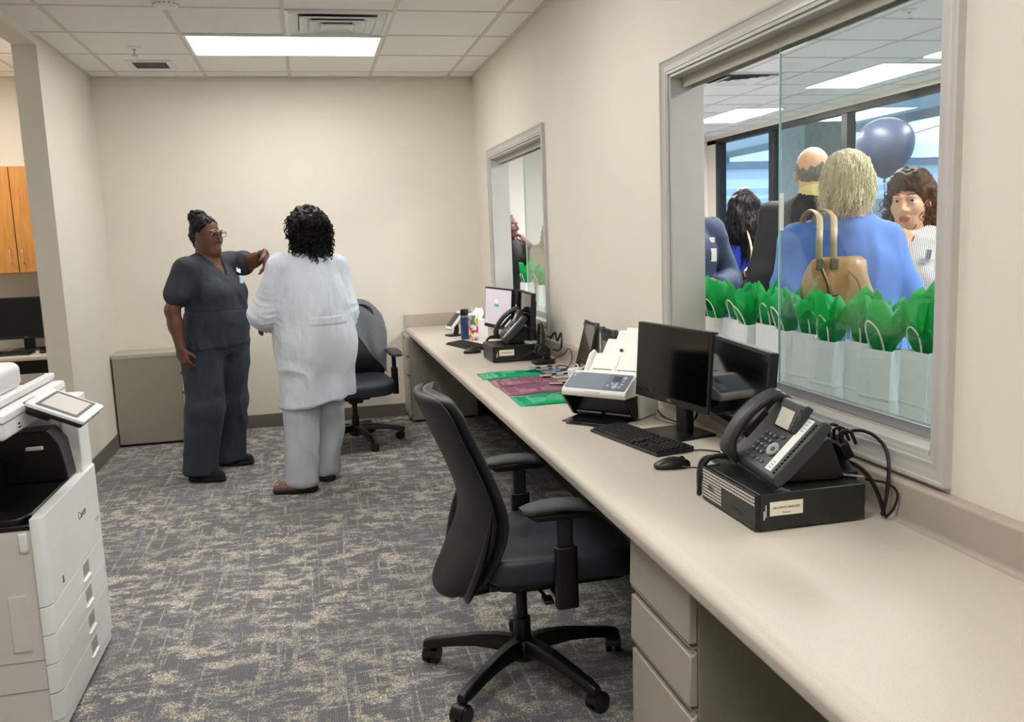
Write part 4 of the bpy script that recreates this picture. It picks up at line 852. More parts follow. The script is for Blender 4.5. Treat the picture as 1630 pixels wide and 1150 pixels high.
# transaction shelf
sh = thing('transaction_shelf', 'pale laminate shelf on the lobby side of the reception windows holding the gift bags', 'shelf', (.30, 4.1, .85))
build('shelf_board', MB().box((-.16, -2.9, 0), (.045, 2.9, .032)), mat('pale_laminate', '#dcd8d0', .4, var=.04, scale=600), sh, bevel=.004)
build('apron', MB().box((-.165, -2.9, -.85), (-.13, 2.9, 0)), M_lwall, sh)
for y in (-2.5, -.8, .9, 2.5): build('bracket', MB().prism([(-.13, -.2), (-.13, 0), (.03, 0), (.03, -.03)], y-.015, y+.015, 'y'), M_lwall, sh)
ZS = .883
# gift bags with tissue
M_bag = mat('white_kraft', '#eceff0', .8, var=.03, scale=40, bump=.1, bscale=60); M_cord = mat('paper_cord', '#f4f2ea', .8)
def tissue_m():
    m = bpy.data.materials.new('green_tissue'); m.use_nodes = True; n = m.node_tree.nodes; l = m.node_tree.links; p = n['Principled BSDF']; o = n['Material Output']
    t = n.new('ShaderNodeTexCoord'); v = n.new('ShaderNodeTexNoise'); v.inputs['Scale'].default_value = 25; v.inputs['Detail'].default_value = 5; l.new(t.outputs['Object'], v.inputs['Vector'])
    r = n.new('ShaderNodeValToRGB'); r.color_ramp.elements[0].color = lin('#12a857')+(1,); r.color_ramp.elements[1].color = lin('#2bd37a')+(1,); l.new(v.outputs[0], r.inputs[0]); l.new(r.outputs[0], p.inputs['Base Color']); p.inputs['Roughness'].default_value = .6
    tr = n.new('ShaderNodeBsdfTranslucent'); tr.inputs[0].default_value = lin('#22d070')+(1,); mx = n.new('ShaderNodeMixShader'); mx.inputs[0].default_value = .5; l.new(p.outputs[0], mx.inputs[1]); l.new(tr.outputs[0], mx.inputs[2]); l.new(mx.outputs[0], o.inputs[0])
    b = n.new('ShaderNodeBump'); b.inputs['Strength'].default_value = .4; b.inputs['Distance'].default_value = .006; l.new(v.outputs[0], b.inputs['Height']); l.new(b.outputs[0], p.inputs['Normal']); return m
M_tis = tissue_m()
def gift(pos, rz, label, seed, hb=.208, wb=.118, db=.078, flop=0):
    rr = random.Random(seed); t = thing('gift_bag', 'white paper gift bag '+label, 'gift bag', pos, rz, 'white gift bags on the lobby shelf')
    rings = []
    for z, a, b, gs in ((0, .985, .96, 0), (.002, .985, .96, 0), (.061, .985, .96, .004), (.0625, 1.0, .99, .004), (.10, 1.0, .95, .010), (.16, 1.0, .9, .016), (hb, 1.02, .84, .022)):
        w_, d_ = wb/2*a, db/2*b; rings.append([(-w_, -d_, z), (-w_*.5, -d_-.001, z), (w_*.5, -d_-.001, z), (w_, -d_, z), (w_-gs, 0, z), (w_, d_, z), (w_*.5, d_+.001, z), (-w_*.5, d_+.001, z), (-w_, d_, z), (-w_+gs, 0, z)])
    top = rings[-1]; inn = [(x*.985, y*.98, z) for x, y, z in top]; inn2 = [(x*.97, y*.95, hb-.05) for x, y, z in top]
    mb = MB().loft(rings+[inn, inn2], True); mb.box((-wb*.36, -db*.44-.0012, hb-.045), (wb*.36, -db*.44+.002, hb-.02)).box((-wb*.5-.0006, -db*.5-.0016, .066), (wb*.5+.0006, -db*.5+.004, .0695))
    build('bag_body', mb, M_bag, t, smooth=False)
    for q in (-1, 1):
        y = q*db*.38; hh = rr.uniform(.065, .085); ln_ = rr.uniform(-.015, .015)-(.022 if q < 0 else 0)
        build('handle', MB().tube(arc([(-.027, y, hb-.03), (-.028, y+q*.001, hb+.005), (-.024, y+ln_*.6, hb+hh*.7), (0, y+ln_, hb+hh), (.024, y+ln_*.6, hb+hh*.7), (.028, y+q*.001, hb+.005), (.027, y, hb-.03)], 5), .0026, 6), M_cord, t)
    s = thing('tissue_paper', 'green tissue paper in the gift bag '+label, 'tissue paper', (pos[0], pos[1], pos[2]+hb-.045), rz, 'green tissue in the gift bags')
    mb = MB()
    for k in range(3):
        ph = rr.uniform(0, 6.28); n = 28; npk = rr.choice((3, 4)); P = []; hmx = rr.uniform(.14, .20)*(1-.10*k)
        for r_ in range(8):
            q = r_/7; row = []
            for i in range(n+1):
                a = 2*PI*i/n; pk = abs(math.cos(npk*a/2+ph)); top_ = .055+hmx*(.40+.60*pk**2.2)*(.75+.25*math.cos(a-ph*1.7)); rad = (.008+.028*q**.6+.085*max(0, q-.3)**1.3*(.45+pk))*(1-.12*k)
                cr = .007*math.sin(11*a+ph*3+q*4)+.004*math.sin(23*a+q*9+k); x = (rad+cr*q)*math.cos(a)*1.12; y = (rad+cr*q)*math.sin(a)*.95; lim = 1 if q > .42 else 0
                z = q*top_-.25*max(0, q-.75)*.2
                if q < .4: x = max(-wb*.42, min(wb*.42, x)); y = max(-db*.36, min(db*.36, y))
                row.append((.072*math.tanh(x/.072), max(y, -.040+.008*math.sin(a*5)) if z > .05 else y, z+.004*k))
            P.append(row)
        mb.grid(P)
    build('tissue_sheets', mb, M_tis, s, solid=.0006, ang=28)
ords = ['cut off by the right window frame', 'second from the right window frame', 'third from the right window frame', 'fourth from the right window frame', 'fifth from the right window frame', 'just inside the sliding glass edge', 'just outside the sliding glass edge', 'second left of the sliding glass edge', 'third left of the sliding glass edge', 'fourth left of the sliding glass edge', 'half hidden by the left window jamb']
yb = [1.915, 2.065, 2.195, 2.325, 2.455, 2.60, 2.735, 2.87, 2.995, 3.12, 3.26]
for i, (y, lb) in enumerate(zip(yb, ords)): gift((.20+(.0, .022, -.008, .018, -.012, .010, .0, .02, -.006, .022, -.004)[i]+.015, y, ZS), PI/2*-1+(.08, -.05, .12, -.10, .04, .09, -.08, .06, -.12, .05, .12)[i], lb, 20+i, hb=.208+(.0, .004, -.004, .003, -.006, .002, .0, .005, -.003, .002, .0)[i])
gift((.20, 6.42, ZS), -PI/2+.1, 'in the open half of the far window', 51)
gift((.215, 6.03, ZS), -PI/2-.12, 'behind the glass of the far window', 52)
t = thing('plastic_bag', 'crumpled pale blue plastic bag low behind the far window glass', 'bag', (.23, 5.80, ZS))
mb = MB(); P = [[((.07+.012*math.sin(5*a+j))*math.cos(a)*(1-.6*(j/8)**2), (.085+.014*math.sin(7*a+2*j))*math.sin(a)*(1-.6*(j/8)**2), .115*j/8+.01*math.sin(4*a+j)*(j > 0)) for a in [2*PI*k/24 for k in range(25)]] for j in range(9)]; mb.grid(P); build('film', mb, mat('blue_film', '#bcd6e2', .3, var=.1), t, solid=.001)
# balloon
t = thing('balloon', 'big round dark navy balloon floating behind the blonde person', 'balloon', (2.45, 5.35, 1.935))
build('latex', MB().lathe([(0, -.215), (.02, -.208), (.07, -.185), (.13, -.135), (.175, -.06), (.19, .02), (.18, .09), (.14, .145), (.08, .178), (.03, .188), (0, .19)], 32), mat('navy_latex', '#454e68', .38, var=.05), t, sub=1, ang=180)
build('knot', MB().cyl((0, 0, -.235), (0, 0, -.21), .014, .006, 10), mat('navy_latex', '#454e68', .38), t); build('ribbon', MB().tube(arc([(0, 0, -.23), (.02, .01, -.7), (-.02, .02, -1.2), (.01, 0, -1.7), (0, 0, -1.97)], 6), .0025, 5), M_black, t); build('balloon_weight', MB().cyl((0, 0, -1.985), (0, 0, -1.945), .04, n=16), M_black, t)
# ---------------------------------------------------------------- people: smooth distance fields turned into one surface each
V3 = lambda *a: np.array(a, float)
def vnoise(P, scale, seed=0):
    """trilinear value noise in -1..1 on an (N,3) array"""
    Q = P*scale+seed*17.31; I = np.floor(Q).astype(np.int64); F = Q-I; F = F*F*(3-2*F)
    def hsh(i): 
        n = (i[:, 0]*73856093) ^ (i[:, 1]*19349663) ^ (i[:, 2]*83492791); n = (n ^ (n >> 13))*1274126177; return ((n & 0xffff)/32767.5)-1
    o = 0
    for dx in (0, 1):
        for dy in (0, 1):
            for dz in (0, 1):
                wt = (F[:, 0] if dx else 1-F[:, 0])*(F[:, 1] if dy else 1-F[:, 1])*(F[:, 2] if dz else 1-F[:, 2]); o = o+wt*hsh(I+np.array([dx, dy, dz]))
    return o
class SDF:
    def __init__(s, lo, hi, h):
        s.lo = np.array(lo, float); s.h = h; s.n = np.ceil((np.array(hi)-s.lo)/h).astype(int)+1; s.V = np.full(s.n, .5, np.float32)
        s.ax = [s.lo[i]+h*np.arange(s.n[i]) for i in range(3)]
    def blk(s, lo, hi):
        a = np.clip(np.floor((np.array(lo)-s.lo)/s.h).astype(int), 0, s.n); b = np.clip(np.ceil((np.array(hi)-s.lo)/s.h).astype(int)+1, 0, s.n)
        sl = tuple(slice(a[i], b[i]) for i in range(3)); return sl, [s.ax[i][sl[i]].reshape([-1 if j == i else 1 for j in range(3)]) for i in range(3)]
    def mix(s, sl, d, k, mode):
        v = s.V[sl]
        if mode == 'sub': d = -d; h = np.maximum(k-np.abs(v-d), 0)/k; s.V[sl] = np.maximum(v, d)+h*h*k/4
        else: h = np.maximum(k-np.abs(v-d), 0)/k; s.V[sl] = np.minimum(v, d)-h*h*k/4
    def cap(s, a, b, ra, rb=None, k=.02, flat=None, mode='add'):
        a, b = np.array(a, float), np.array(b, float); rb = ra if rb is None else rb; R = max(ra, rb)+k+2*s.h
        sl, (X, Y, Z) = s.blk(np.minimum(a, b)-R, np.maximum(a, b)+R)
        if 0 in s.V[sl].shape: return s
        ba = b-a; L2 = max(1e-9, ba@ba); px, py, pz = X-a[0], Y-a[1], Z-a[2]
        t = np.clip((px*ba[0]+py*ba[1]+pz*ba[2])/L2, 0, 1); qx, qy, qz = px-t*ba[0], py-t*ba[1], pz-t*ba[2]
        if flat is not None:
            f, q = flat; dt = (qx*f[0]+qy*f[1]+qz*f[2])*(1/q-1); qx, qy, qz = qx+f[0]*dt, qy+f[1]*dt, qz+f[2]*dt
        s.mix(sl, np.sqrt(qx*qx+qy*qy+qz*qz)-(ra+(rb-ra)*t), k, mode); return s
    def ell(s, c, r, A=None, k=.02, mode='add'):
        """ellipsoid, radii r along the rows of A"""
        c = np.array(c, float); A = np.eye(3) if A is None else np.array(A, float); R = max(r)+k+2*s.h; sl, (X, Y, Z) = s.blk(c-R, c+R)
        if 0 in s.V[sl].shape: return s
        px, py, pz = X-c[0], Y-c[1], Z-c[2]; k0 = 0; k1 = 0
        for i in range(3): d = px*A[i][0]+py*A[i][1]+pz*A[i][2]; k0 = k0+(d/r[i])**2; k1 = k1+(d/r[i]**2)**2
        k0 = np.sqrt(k0); k1 = np.sqrt(k1); s.mix(sl, k0*(k0-1)/np.maximum(k1, 1e-6), k, mode); return s
    def cut(s, p, n, k=.004):
        n = np.array(n, float)/np.linalg.norm(n); X, Y, Z = [s.ax[i].reshape([-1 if j == i else 1 for j in range(3)]) for i in range(3)]
        d = (X-p[0])*n[0]+(Y-p[1])*n[1]+(Z-p[2])*n[2]; h = np.maximum(k-np.abs(s.V-d), 0)/k; s.V = (np.maximum(s.V, d)+h*h*k/4).astype(np.float32); return s
    def mesh(s, name, disp=None):
        V = s.V; S = V < 0; n = V.shape
        c = [S[dx:n[0]-1+dx, dy:n[1]-1+dy, dz:n[2]-1+dz] for dx in (0, 1) for dy in (0, 1) for dz in (0, 1)]
        al = np.logical_and.reduce(c); an = np.logical_or.reduce(c); act = an & ~al; ids = np.full(act.shape, -1, np.int64); I = np.argwhere(act); ids[act] = np.arange(len(I))
        pos = np.zeros((len(I), 3)); cnt = np.zeros(len(I)); cor = [np.array((dx, dy, dz)) for dx in (0, 1) for dy in (0, 1) for dz in (0, 1)]
        val = [V[I[:, 0]+q[0], I[:, 1]+q[1], I[:, 2]+q[2]] for q in cor]
        for i in range(8):
            for j in range(i+1, 8):
                if abs(cor[i]-cor[j]).sum() != 1: continue
                m = (val[i] < 0) != (val[j] < 0); t = np.where(m, val[i]/np.where(m, val[i]-val[j], 1), 0)
                pos += np.where(m[:, None], cor[i]+(cor[j]-cor[i])*t[:, None], 0); cnt += m
        pos = (I+pos/np.maximum(cnt, 1)[:, None])*s.h+s.lo
        fs = []
        for a in range(3):
            b, d = (a+1) % 3, (a+2) % 3; sl0 = [slice(None)]*3; sl1 = [slice(None)]*3; sl0[a] = slice(0, -1); sl1[a] = slice(1, None)
            E = S[tuple(sl0)] != S[tuple(sl1)]; P = np.argwhere(E); P = P[(P[:, b] > 0) & (P[:, d] > 0) & (P[:, b] < n[b]-1) & (P[:, d] < n[d]-1)]
            neg = S[P[:, 0], P[:, 1], P[:, 2]]
            q = []
            for ob, od in ((0, 0), (-1, 0), (-1, -1), (0, -1)): z = P.copy(); z[:, b] += ob; z[:, d] += od; q.append(ids[z[:, 0], z[:, 1], z[:, 2]])
            Q = np.stack(q, 1); Q[~neg] = Q[~neg][:, ::-1]; fs.append(Q)
        Fq = np.concatenate(fs); Fq = Fq[(Fq >= 0).all(1)]
        # light smoothing
        for _ in range(2):
            acc = np.zeros_like(pos); ct = np.zeros(len(pos))
            for i in range(4): 
                for j in (1, 3): np.add.at(acc, Fq[:, i], pos[Fq[:, (i+j) % 4]]); np.add.at(ct, Fq[:, i], 1)
            pos = pos*.55+.45*acc/np.maximum(ct, 1)[:, None]
        s.pos, s.quads = pos, Fq
        if disp is not None:
            a = pos[Fq[:, 2]]-pos[Fq[:, 0]]; b = pos[Fq[:, 3]]-pos[Fq[:, 1]]; fn = np.cross(a, b); nv = np.zeros_like(pos)
            for i in range(4): np.add.at(nv, Fq[:, i], fn)
            nv /= np.maximum(np.linalg.norm(nv, axis=1), 1e-9)[:, None]; pos = pos+nv*disp(pos)[:, None]; s.pos = pos
        me = bpy.data.meshes.new(name); me.vertices.add(len(pos)); me.vertices.foreach_set('co', pos.astype(np.float32).ravel())
        me.loops.add(len(Fq)*4); me.loops.foreach_set('vertex_index', Fq.astype(np.int32).ravel()); me.polygons.add(len(Fq)); me.polygons.foreach_set('loop_start', np.arange(0, len(Fq)*4, 4, dtype=np.int32)); me.polygons.foreach_set('loop_total', np.full(len(Fq), 4, np.int32))
        me.update(calc_edges=True); me.validate(); me.polygons.foreach_set('use_smooth', [True]*len(me.polygons)); return me
def put(name, F, mats, parent, disp=None, paint=None):
    me = F.mesh(name, disp)
    for m in (mats if isinstance(mats, (list, tuple)) else [mats]): me.materials.append(m)
    if paint is not None: c = F.pos[F.quads].mean(1); me.polygons.foreach_set('material_index', paint(c).astype(np.int32))
    o = bpy.data.objects.new(name, me); COL.objects.link(o); o.parent = parent; return o
def nrm(v): v = np.array(v, float); return v/np.linalg.norm(v)

class Person:
    def __init__(s, label, base, fwd, tall, h=.009, w=1.0, d=1.0, female=True, J=None, hfwd=None, htilt=0):
        s.base = V3(*base); s.t = thing('person', label, 'person', base); s.h = h; s.w, s.d = w, d; s.S = S = tall/1.65; s.female = female
        s.f = nrm((fwd[0], fwd[1], 0)); s.r = V3(s.f[1], -s.f[0], 0); s.u = V3(0, 0, 1); P = lambda a, b, c: (s.r*a+s.f*b+s.u*c)*S
        j = dict(pelvis=P(0, 0, .88), waist=P(0, 0, 1.03), chest=P(0, .01, 1.2), neck=P(0, -.015, 1.375), head=P(0, .015, 1.515))
        for n, q in (('R', 1), ('L', -1)):
            j.update({'sh'+n: P(q*.155*w, -.01, 1.325), 'el'+n: P(q*(.05+.165*w), -.02, 1.06), 'wr'+n: P(q*(.05+.16*w), .06, .835), 'tip'+n: P(q*(.05+.155*w), .09, .67), 'hip'+n: P(q*.088*w, 0, .84), 'kn'+n: P(q*.095, .015, .46), 'an'+n: P(q*.10, -.02, .085), 'toe'+n: P(q*.115, .14, .03)})
        for k, v in (J or {}).items(): j[k] = V3(*v)-s.base
        s.J = j; hf = nrm((hfwd[0], hfwd[1], 0)) if hfwd is not None else s.f
        s.hu = nrm(V3(0, 0, 1)*math.cos(htilt)+hf*math.sin(htilt)); s.hf = nrm(hf*math.cos(htilt)-V3(0, 0, 1)*math.sin(htilt)); s.hr = np.cross(s.hf, s.hu); s.A = [s.r, s.f, s.u]; s.HA = [s.hr, s.hf, s.hu]
    def field(s, lo=None, hi=None, h=None, pad=.16):
        P = np.array(list(s.J.values())); a, b = P.min(0)-pad, P.max(0)+pad; a[2] = max(a[2], -.02)
        if lo is not None: a = np.maximum(a, lo)
        if hi is not None: b = np.minimum(b, hi)
        return SDF(a, b, h or s.h)
    def hp(s, a, b, c): return s.J['head']+(s.hr*a+s.hf*b+s.hu*c)*s.S
    def torso(s, F, g=0, bust=.0):
        J, S, w, d, A = s.J, s.S, s.w, s.d, s.A
        F.ell(J['pelvis'], (.168*S*w+g, .12*S*d+g, .13*S+g), A, .08); F.ell(J['waist']+s.f*.012*d, (.142*S*w+g, .112*S*d+g, .15*S+g), A, .08); F.ell(J['chest'], (.158*S*w+g, .112*S*d+g, .165*S+g), A, .08)
        F.cap(J['shL'], J['shR'], .038*S+g*.8, None, .06); F.cap(J['neck']-s.u*.03, J['chest'], .06*S+g, .09*S+g, .06)
        for n in 'LR': F.cap(J['neck']-s.u*.01*S, J['sh'+n]+s.u*.005, .036*S+g*.6, .034*S+g*.7, .05)
        for n, q in (('R', 1), ('L', -1)): F.cap(J['hip'+n]-s.f*.05*d*S, J['hip'+n]-s.f*.055*d*S+s.u*.03, .085*S*w+g, None, .06)
        if bust:
            for q in (-1, 1): F.ell(J['chest']+(s.r*q*.072*w+s.f*(.085*d)-s.u*.035)*S, (.075*S*w+g, bust*S+g, .078*S+g), A, .05)
    def arm(s, F, n, g=0, to=2.0, k=.025, cuff=0, up=.046, lo_=.040, wr=.027):
        """upper arm and forearm; to in 0..2 says where it ends (sleeve length)"""
        J, S = s.J, s.S; a, b, c = J['sh'+n], J['el'+n], J['wr'+n]; m = .8+.2*s.w
        if to <= 1: F.cap(a, a+(b-a)*to, (up+.001)*S*m+g*.7, up*S*m+g+cuff, .035); return
        F.cap(a, b, (up+.001)*S*m+g*.7, lo_*S*m+g, .035); q = b+(c-b)*(to-1); F.cap(b, b+(q-b)*.4, lo_*S*m+g, (lo_-.001)*S*m+g, .03); F.cap(b+(q-b)*.35, q, (lo_-.001)*S*m+g, wr*S+g+cuff, .03)
    def hand(s, F, n, curl=.5, palm=None, thumb=None, spread=.06):
        """palm, four jointed fingers of different lengths and a thumb from the side of the palm"""
        J, S = s.J, s.S; w0 = J['wr'+n]; dr = nrm(J['tip'+n]-w0); pn = nrm(palm) if palm is not None else nrm(-s.r*(1 if n == 'R' else -1)+s.f*.1)
        pn = nrm(pn-dr*(pn@dr)); sd = nrm(thumb) if thumb is not None else s.f; sd = sd-dr*(sd@dr)-pn*(sd@pn); sd = nrm(sd) if np.linalg.norm(sd) > 1e-3 else np.cross(dr, pn)
        F.cap(w0-dr*.02*S, w0+dr*.03*S, .024*S, .026*S, .02, (pn, .7)); F.cap(w0+dr*.03*S+sd*.02*S, w0+dr*.075*S+sd*.024*S, .019*S, .018*S, .015, (pn, .62)); F.cap(w0+dr*.03*S-sd*.016*S, w0+dr*.072*S-sd*.024*S, .019*S, .017*S, .015, (pn, .62)); F.cap(w0+dr*.03*S, w0+dr*.078*S, .022*S, .020*S, .015, (pn, .6))
        for i, (o, L) in enumerate(((.030, .070), (.010, .078), (-.011, .073), (-.030, .058))):
            p = w0+(dr*(.078-.004*abs(i-1))+sd*o)*S; ang = .12; di = nrm(dr+sd*spread*(1.5-i)*.9)
            for q, (fr, r) in enumerate(((.45, .0092), (.3, .0082), (.25, .0072))):
                ang += curl*(.5, .9, .7)[q]*(1+.12*i); dd = di*math.cos(ang)+pn*math.sin(ang); e = p+dd*L*fr*S; F.cap(p, e, r*S, (r-.0008)*S, .006); p = e
        p = w0+(dr*.022+sd*.026+pn*.008)*S; d1 = nrm(dr*.75+sd*.75+pn*.35); e = p+d1*.042*S; F.cap(p, e, .0135*S, .0105*S, .012); d2 = nrm(dr*.95+sd*.25+pn*.4); F.cap(e, e+d2*.03*S, .0102*S, .0088*S, .006)
    def legs(s, F, g=0, k=.03, thigh=.083, knee=.052, ank=.036):
        J, S, w = s.J, s.S, s.w
        for n in 'LR': F.cap(J['hip'+n], J['kn'+n], thigh*S*w+g, knee*S*(.6+.4*w)+g, .03); F.cap(J['kn'+n], J['an'+n], knee*S*(.6+.4*w)+g, ank*S+g, k); 
    def feet(s, F, g=0):
        J, S = s.J, s.S
        for n in 'LR':
            a, t = J['an'+n], J['toe'+n]; d = nrm(V3(t[0]-a[0], t[1]-a[1], 0)); z = s.u
            F.cap(a*V3(1, 1, 0)-d*.035*S+z*.045*S, a*V3(1, 1, 0)+d*.06*S+z*.045, .026*S+g, .026*S+g, .02); F.cap(a*V3(1, 1, 0)+d*.05*S+z*.040, t*V3(1, 1, 0)-d*.035+z*.036, .026*S+g, .018*S+g, .02); F.cap(a, a*V3(1, 1, 0)+z*.05, .032*S, .028*S, .02)
    def head_(s, F, jaw=1.0, neckr=.052):
        S, A, hp = s.S, s.HA, s.hp
        F.cap(s.J['neck']-s.u*.03, s.hp(0, -.022, -.06), neckr*S*1.12, neckr*S, .03)
        F.ell(hp(0, -.018, .035), (.074*S, .092*S, .088*S), A, .02); F.ell(hp(0, .022, -.035), (.062*S*jaw, .068*S, .082*S), A, .03); F.ell(hp(0, .042, -.088), (.036*S*jaw, .034*S, .026*S), A, .03)
        for q in (-1, 1):
            F.ell(hp(q*.038, .055, -.022), (.026*S*jaw, .024*S, .026*S), A, .02); F.ell(hp(q*.031, .094, .012), (.019*S, .014*S, .012*S), A, .012, 'sub')
            F.ell(hp(q*.031, .081, .0225), (.018*S, .0115*S, .0075*S), A, .004); F.ell(hp(q*.031, .079, .002), (.016*S, .0105*S, .0045*S), A, .004)
            F.ell(hp(q*.076, -.012, -.008), (.009*S, .018*S, .03*S), A, .008); F.cap(hp(q*.014, .086, .030), hp(q*.045, .074, .032), .009*S, .006*S, .012)
            F.ell(hp(q*.013, .094, -.031), (.009*S, .010*S, .008*S), A, .008)
        F.cap(hp(0, .086, .018), hp(0, .106, -.026), .0085*S, .0125*S, .01)
        F.ell(hp(0, .086, -.060), (.024*S, .0105*S, .0072*S), A, .006); F.ell(hp(0, .083, -.073), (.021*S, .0115*S, .0082*S), A, .006); F.ell(hp(0, .098, -.0665), (.026*S, .008*S, .0022*S), A, .004, 'sub')
    def eyes(s, brow, lidm=None):
        for q in (-1, 1):
            mb = MB(); c = s.hp(q*.031, .0725, .0125); r = .0118*s.S
            mb.ell((0, 0, 0), (r, r, r), 16, 12, 0); mb.ell(tuple(s.hf*r*.52-s.hu*r*.12), (r*.62, r*.62, r*.62), 12, 8, 1); o = build('eye', mb, [mat('eye_white', '#c9c2b8', .3), mat('iris', '#1d120c', .2)], s.t); o.location = c
            pts = [s.hp(q*(.014+.034*i/5), .0965-.0042*(i/5)**2*2.2, .0335+.0045*math.sin(PI*(i+1)/7)) for i in range(6)]
            build('eyebrow', MB().tube([tuple(p) for p in pts], [.0016, .0026, .0026, .0023, .002, .001], 6), brow, s.t)
    def skin_mesh(s, m, lips, F, h=None):
        S = s.S; hp = s.hp
        def paint(c):
            d = (c-hp(0, .088, -.0665)); a = (d@s.hr)/(.026*S); b = (d@s.hf)/(.02*S); e = (d@s.hu)/(.0145*S); return ((a*a+b*b+e*e) < 1).astype(int)
        return put('body', F, [m, lips], s.t, None, paint)
def skin(name, c): 
    m = mat(name, c, .5, var=.05, scale=25, bump=.05, bscale=350); p = m.node_tree.nodes['Principled BSDF']; p.inputs['Subsurface Weight'].default_value = .08; p.inputs['Subsurface Radius'].default_value = (.012, .005, .003); return m
def hairm(name, c, c2=None, st=(60, 60, 6), rough=.5): return mat(name, c, rough, var=.45, scale=3, stretch=st, bump=.5, bscale=4, spec=.25)
def folds(amp, sc=7, seed=1, vert=.35):
    def f(P):
        Q = P.copy(); Q[:, 2] *= vert; W = P*1.0; n1 = vnoise(Q+.06*vnoise(W, 5, seed+3)[:, None], sc, seed); n2 = vnoise(Q, sc*2.3, seed+1); r = .6-np.abs(n1)*2.6; return amp*1.5*(np.clip(r, -.5, 1)*.6+.4*n2)+amp*.5
    return f
def shoe(pr, n, m, sole, L=.0, w=.038, high=.075, solem=None, heel=.0):
    """slip-on shoe: sole and upper"""
    a, t = pr.J['an'+n]*V3(1, 1, 0), pr.J['toe'+n]*V3(1, 1, 0); d = nrm(t-a); z = V3(0, 0, 1); sd = np.cross(d, z); S = pr.S
    F = SDF(np.minimum(a, t)-.13, np.maximum(a, t)+V3(.13, .13, .16), .005); hl = a-d*.045
    F.cap(hl+z*.05, a+d*.05+z*.048, w*.92, w*.98, .02); F.cap(a+d*.04+z*.04, t-d*.03+z*.036, w, w*.86, .03, (z, .95)); F.cap(a+z*.05, a+z*(high+.01), w*1.08, w*.98, .02); F.cut(a+z*high, z); F.cut(a+z*.02, -z)
    o = put('shoe', F, m, pr.t)
    F = SDF(np.minimum(a, t)-.13, np.maximum(a, t)+V3(.13, .13, .16), .005); F.cap(hl+z*.02, a+d*.05+z*.02, w*1.02, w*1.04, .02); F.cap(a+d*.04+z*.02, t-d*.028+z*.02, w*1.06, w*.93, .03); F.cut(a+z*.027, z, .003); F.cut(a, -z, .002)
    put('sole', F, sole, o); return o

SK1 = skin('skin_deep_brown', '#6b4331'); SK2 = skin('skin_brown', '#603a2b'); SKP = skin('skin_fair', '#e0ab8c'); LP1 = mat('lips_brown', '#8a4a44', .4); LPP = mat('lips_rose', '#b8635a', .4)
HB = hairm('black_hair', '#080708'); M_gl = glassmat('spectacle_lens', (.9, .93, .95), 1.5)
# ---- 1: the woman in dark scrubs
M_scrub = mat('scrub_cloth', '#2b323d', .75, var=.08, scale=14, bump=.8, bscale=13, bdist=.03, stretch=(1, 1, .55))
p = Person('person in dark grey scrubs with hair in a bun and glasses, one hand raised', (-2.0, 5.82, 0), (.77, -.64), 1.60, .0058, 1.12, 1.22, True, dict(
    pelvis=(-1.985, 5.835, .86), waist=(-1.985, 5.835, 1.01), chest=(-1.985, 5.83, 1.19), neck=(-1.995, 5.84, 1.375), head=(-1.982, 5.825, 1.515),
    shR=(-2.118, 5.705, 1.315), elR=(-2.205, 5.66, 1.075), wrR=(-2.168, 5.615, .84), tipR=(-2.135, 5.585, .70), shL=(-1.878, 5.965, 1.335), elL=(-1.752, 5.93, 1.335), wrL=(-1.648, 5.835, 1.385), tipL=(-1.655, 5.775, 1.26),
    hipR=(-2.06, 5.765, .82), hipL=(-1.925, 5.905, .82), knR=(-2.075, 5.70, .45), knL=(-1.945, 5.955, .45), anR=(-2.125, 5.675, .085), anL=(-1.975, 6.02, .085), toeR=(-1.985, 5.605, .03), toeL=(-1.835, 5.985, .03)), hfwd=(.80, -.60), htilt=.06)
F = p.field(); p.torso(F, 0, .06); p.legs(F); p.feet(F); p.head_(F, 1.16, .062)
F.ell(p.hp(0, .03, -.098), (.052, .05, .03), p.HA, .03)
for n in 'LR': p.arm(F, n, 0, 2, up=.050, lo_=.042, wr=.030)
p.hand(F, 'R', .55, palm=(.6, .6, 0), thumb=(.75, -.65, 0)); p.hand(F, 'L', .28, palm=(-.75, -.2, -.2), thumb=(.2, -.9, 0), spread=.10)
p.skin_mesh(SK1, LP1, F); p.eyes(HB)
F = p.field(lo=(-9, -9, .72), hi=(9, 9, 1.46)); p.torso(F, .016, .075); F.ell(p.J['waist']+p.f*.05, (.185, .155, .15), p.A, .06); F.cap(p.J['pelvis']+p.u*.03, p.J['pelvis']-p.u*.06, .155, .165, .06, (p.f, .9))
for n in 'LR': F.cap(p.J['chest']-p.u*.05, p.J['hip'+n]+p.u*.0, .125, .132, .06)
p.arm(F, 'R', .014, .60, cuff=.012, up=.052); p.arm(F, 'L', .014, .62, cuff=.010, up=.052)
nk = p.J['neck']; F.cap(nk+p.f*.02+p.u*.01, nk+p.u*.12+p.f*.06, .066, .10, .006, mode='sub')
F.cap(nk+p.f*.07-p.u*.0, nk+p.f*.155-p.u*.115, .058, .012, .006, mode='sub'); F.cut(p.J['pelvis']-p.u*.035, (.05, .0, -1))
def fs(P):
    o = folds(.010, 7, 2, .5)(P); b = (P-p.J['waist'])@p.u; return o-.004*np.exp(-((b-.045)/.006)**2)-.003*np.exp(-((((P-p.J['chest'])@p.r)+.0)/.004)**2)*(b < .05)
top = put('scrub_top', F, M_scrub, p.t, fs)
F = p.field(hi=(9, 9, .95)); p.torso(F, .012); p.legs(F, .024, thigh=.098, knee=.080, ank=.058)
for n in 'LR': F.cap(p.J['kn'+n], p.J['an'+n]-p.u*.02, .092, .093, .05)
F.cut(p.J['pelvis']+p.u*.06, p.u); F.cut((0, 0, .045), (0, 0, -1)); put('trousers', F, M_scrub, p.t, folds(.015, 6, 5, .5))
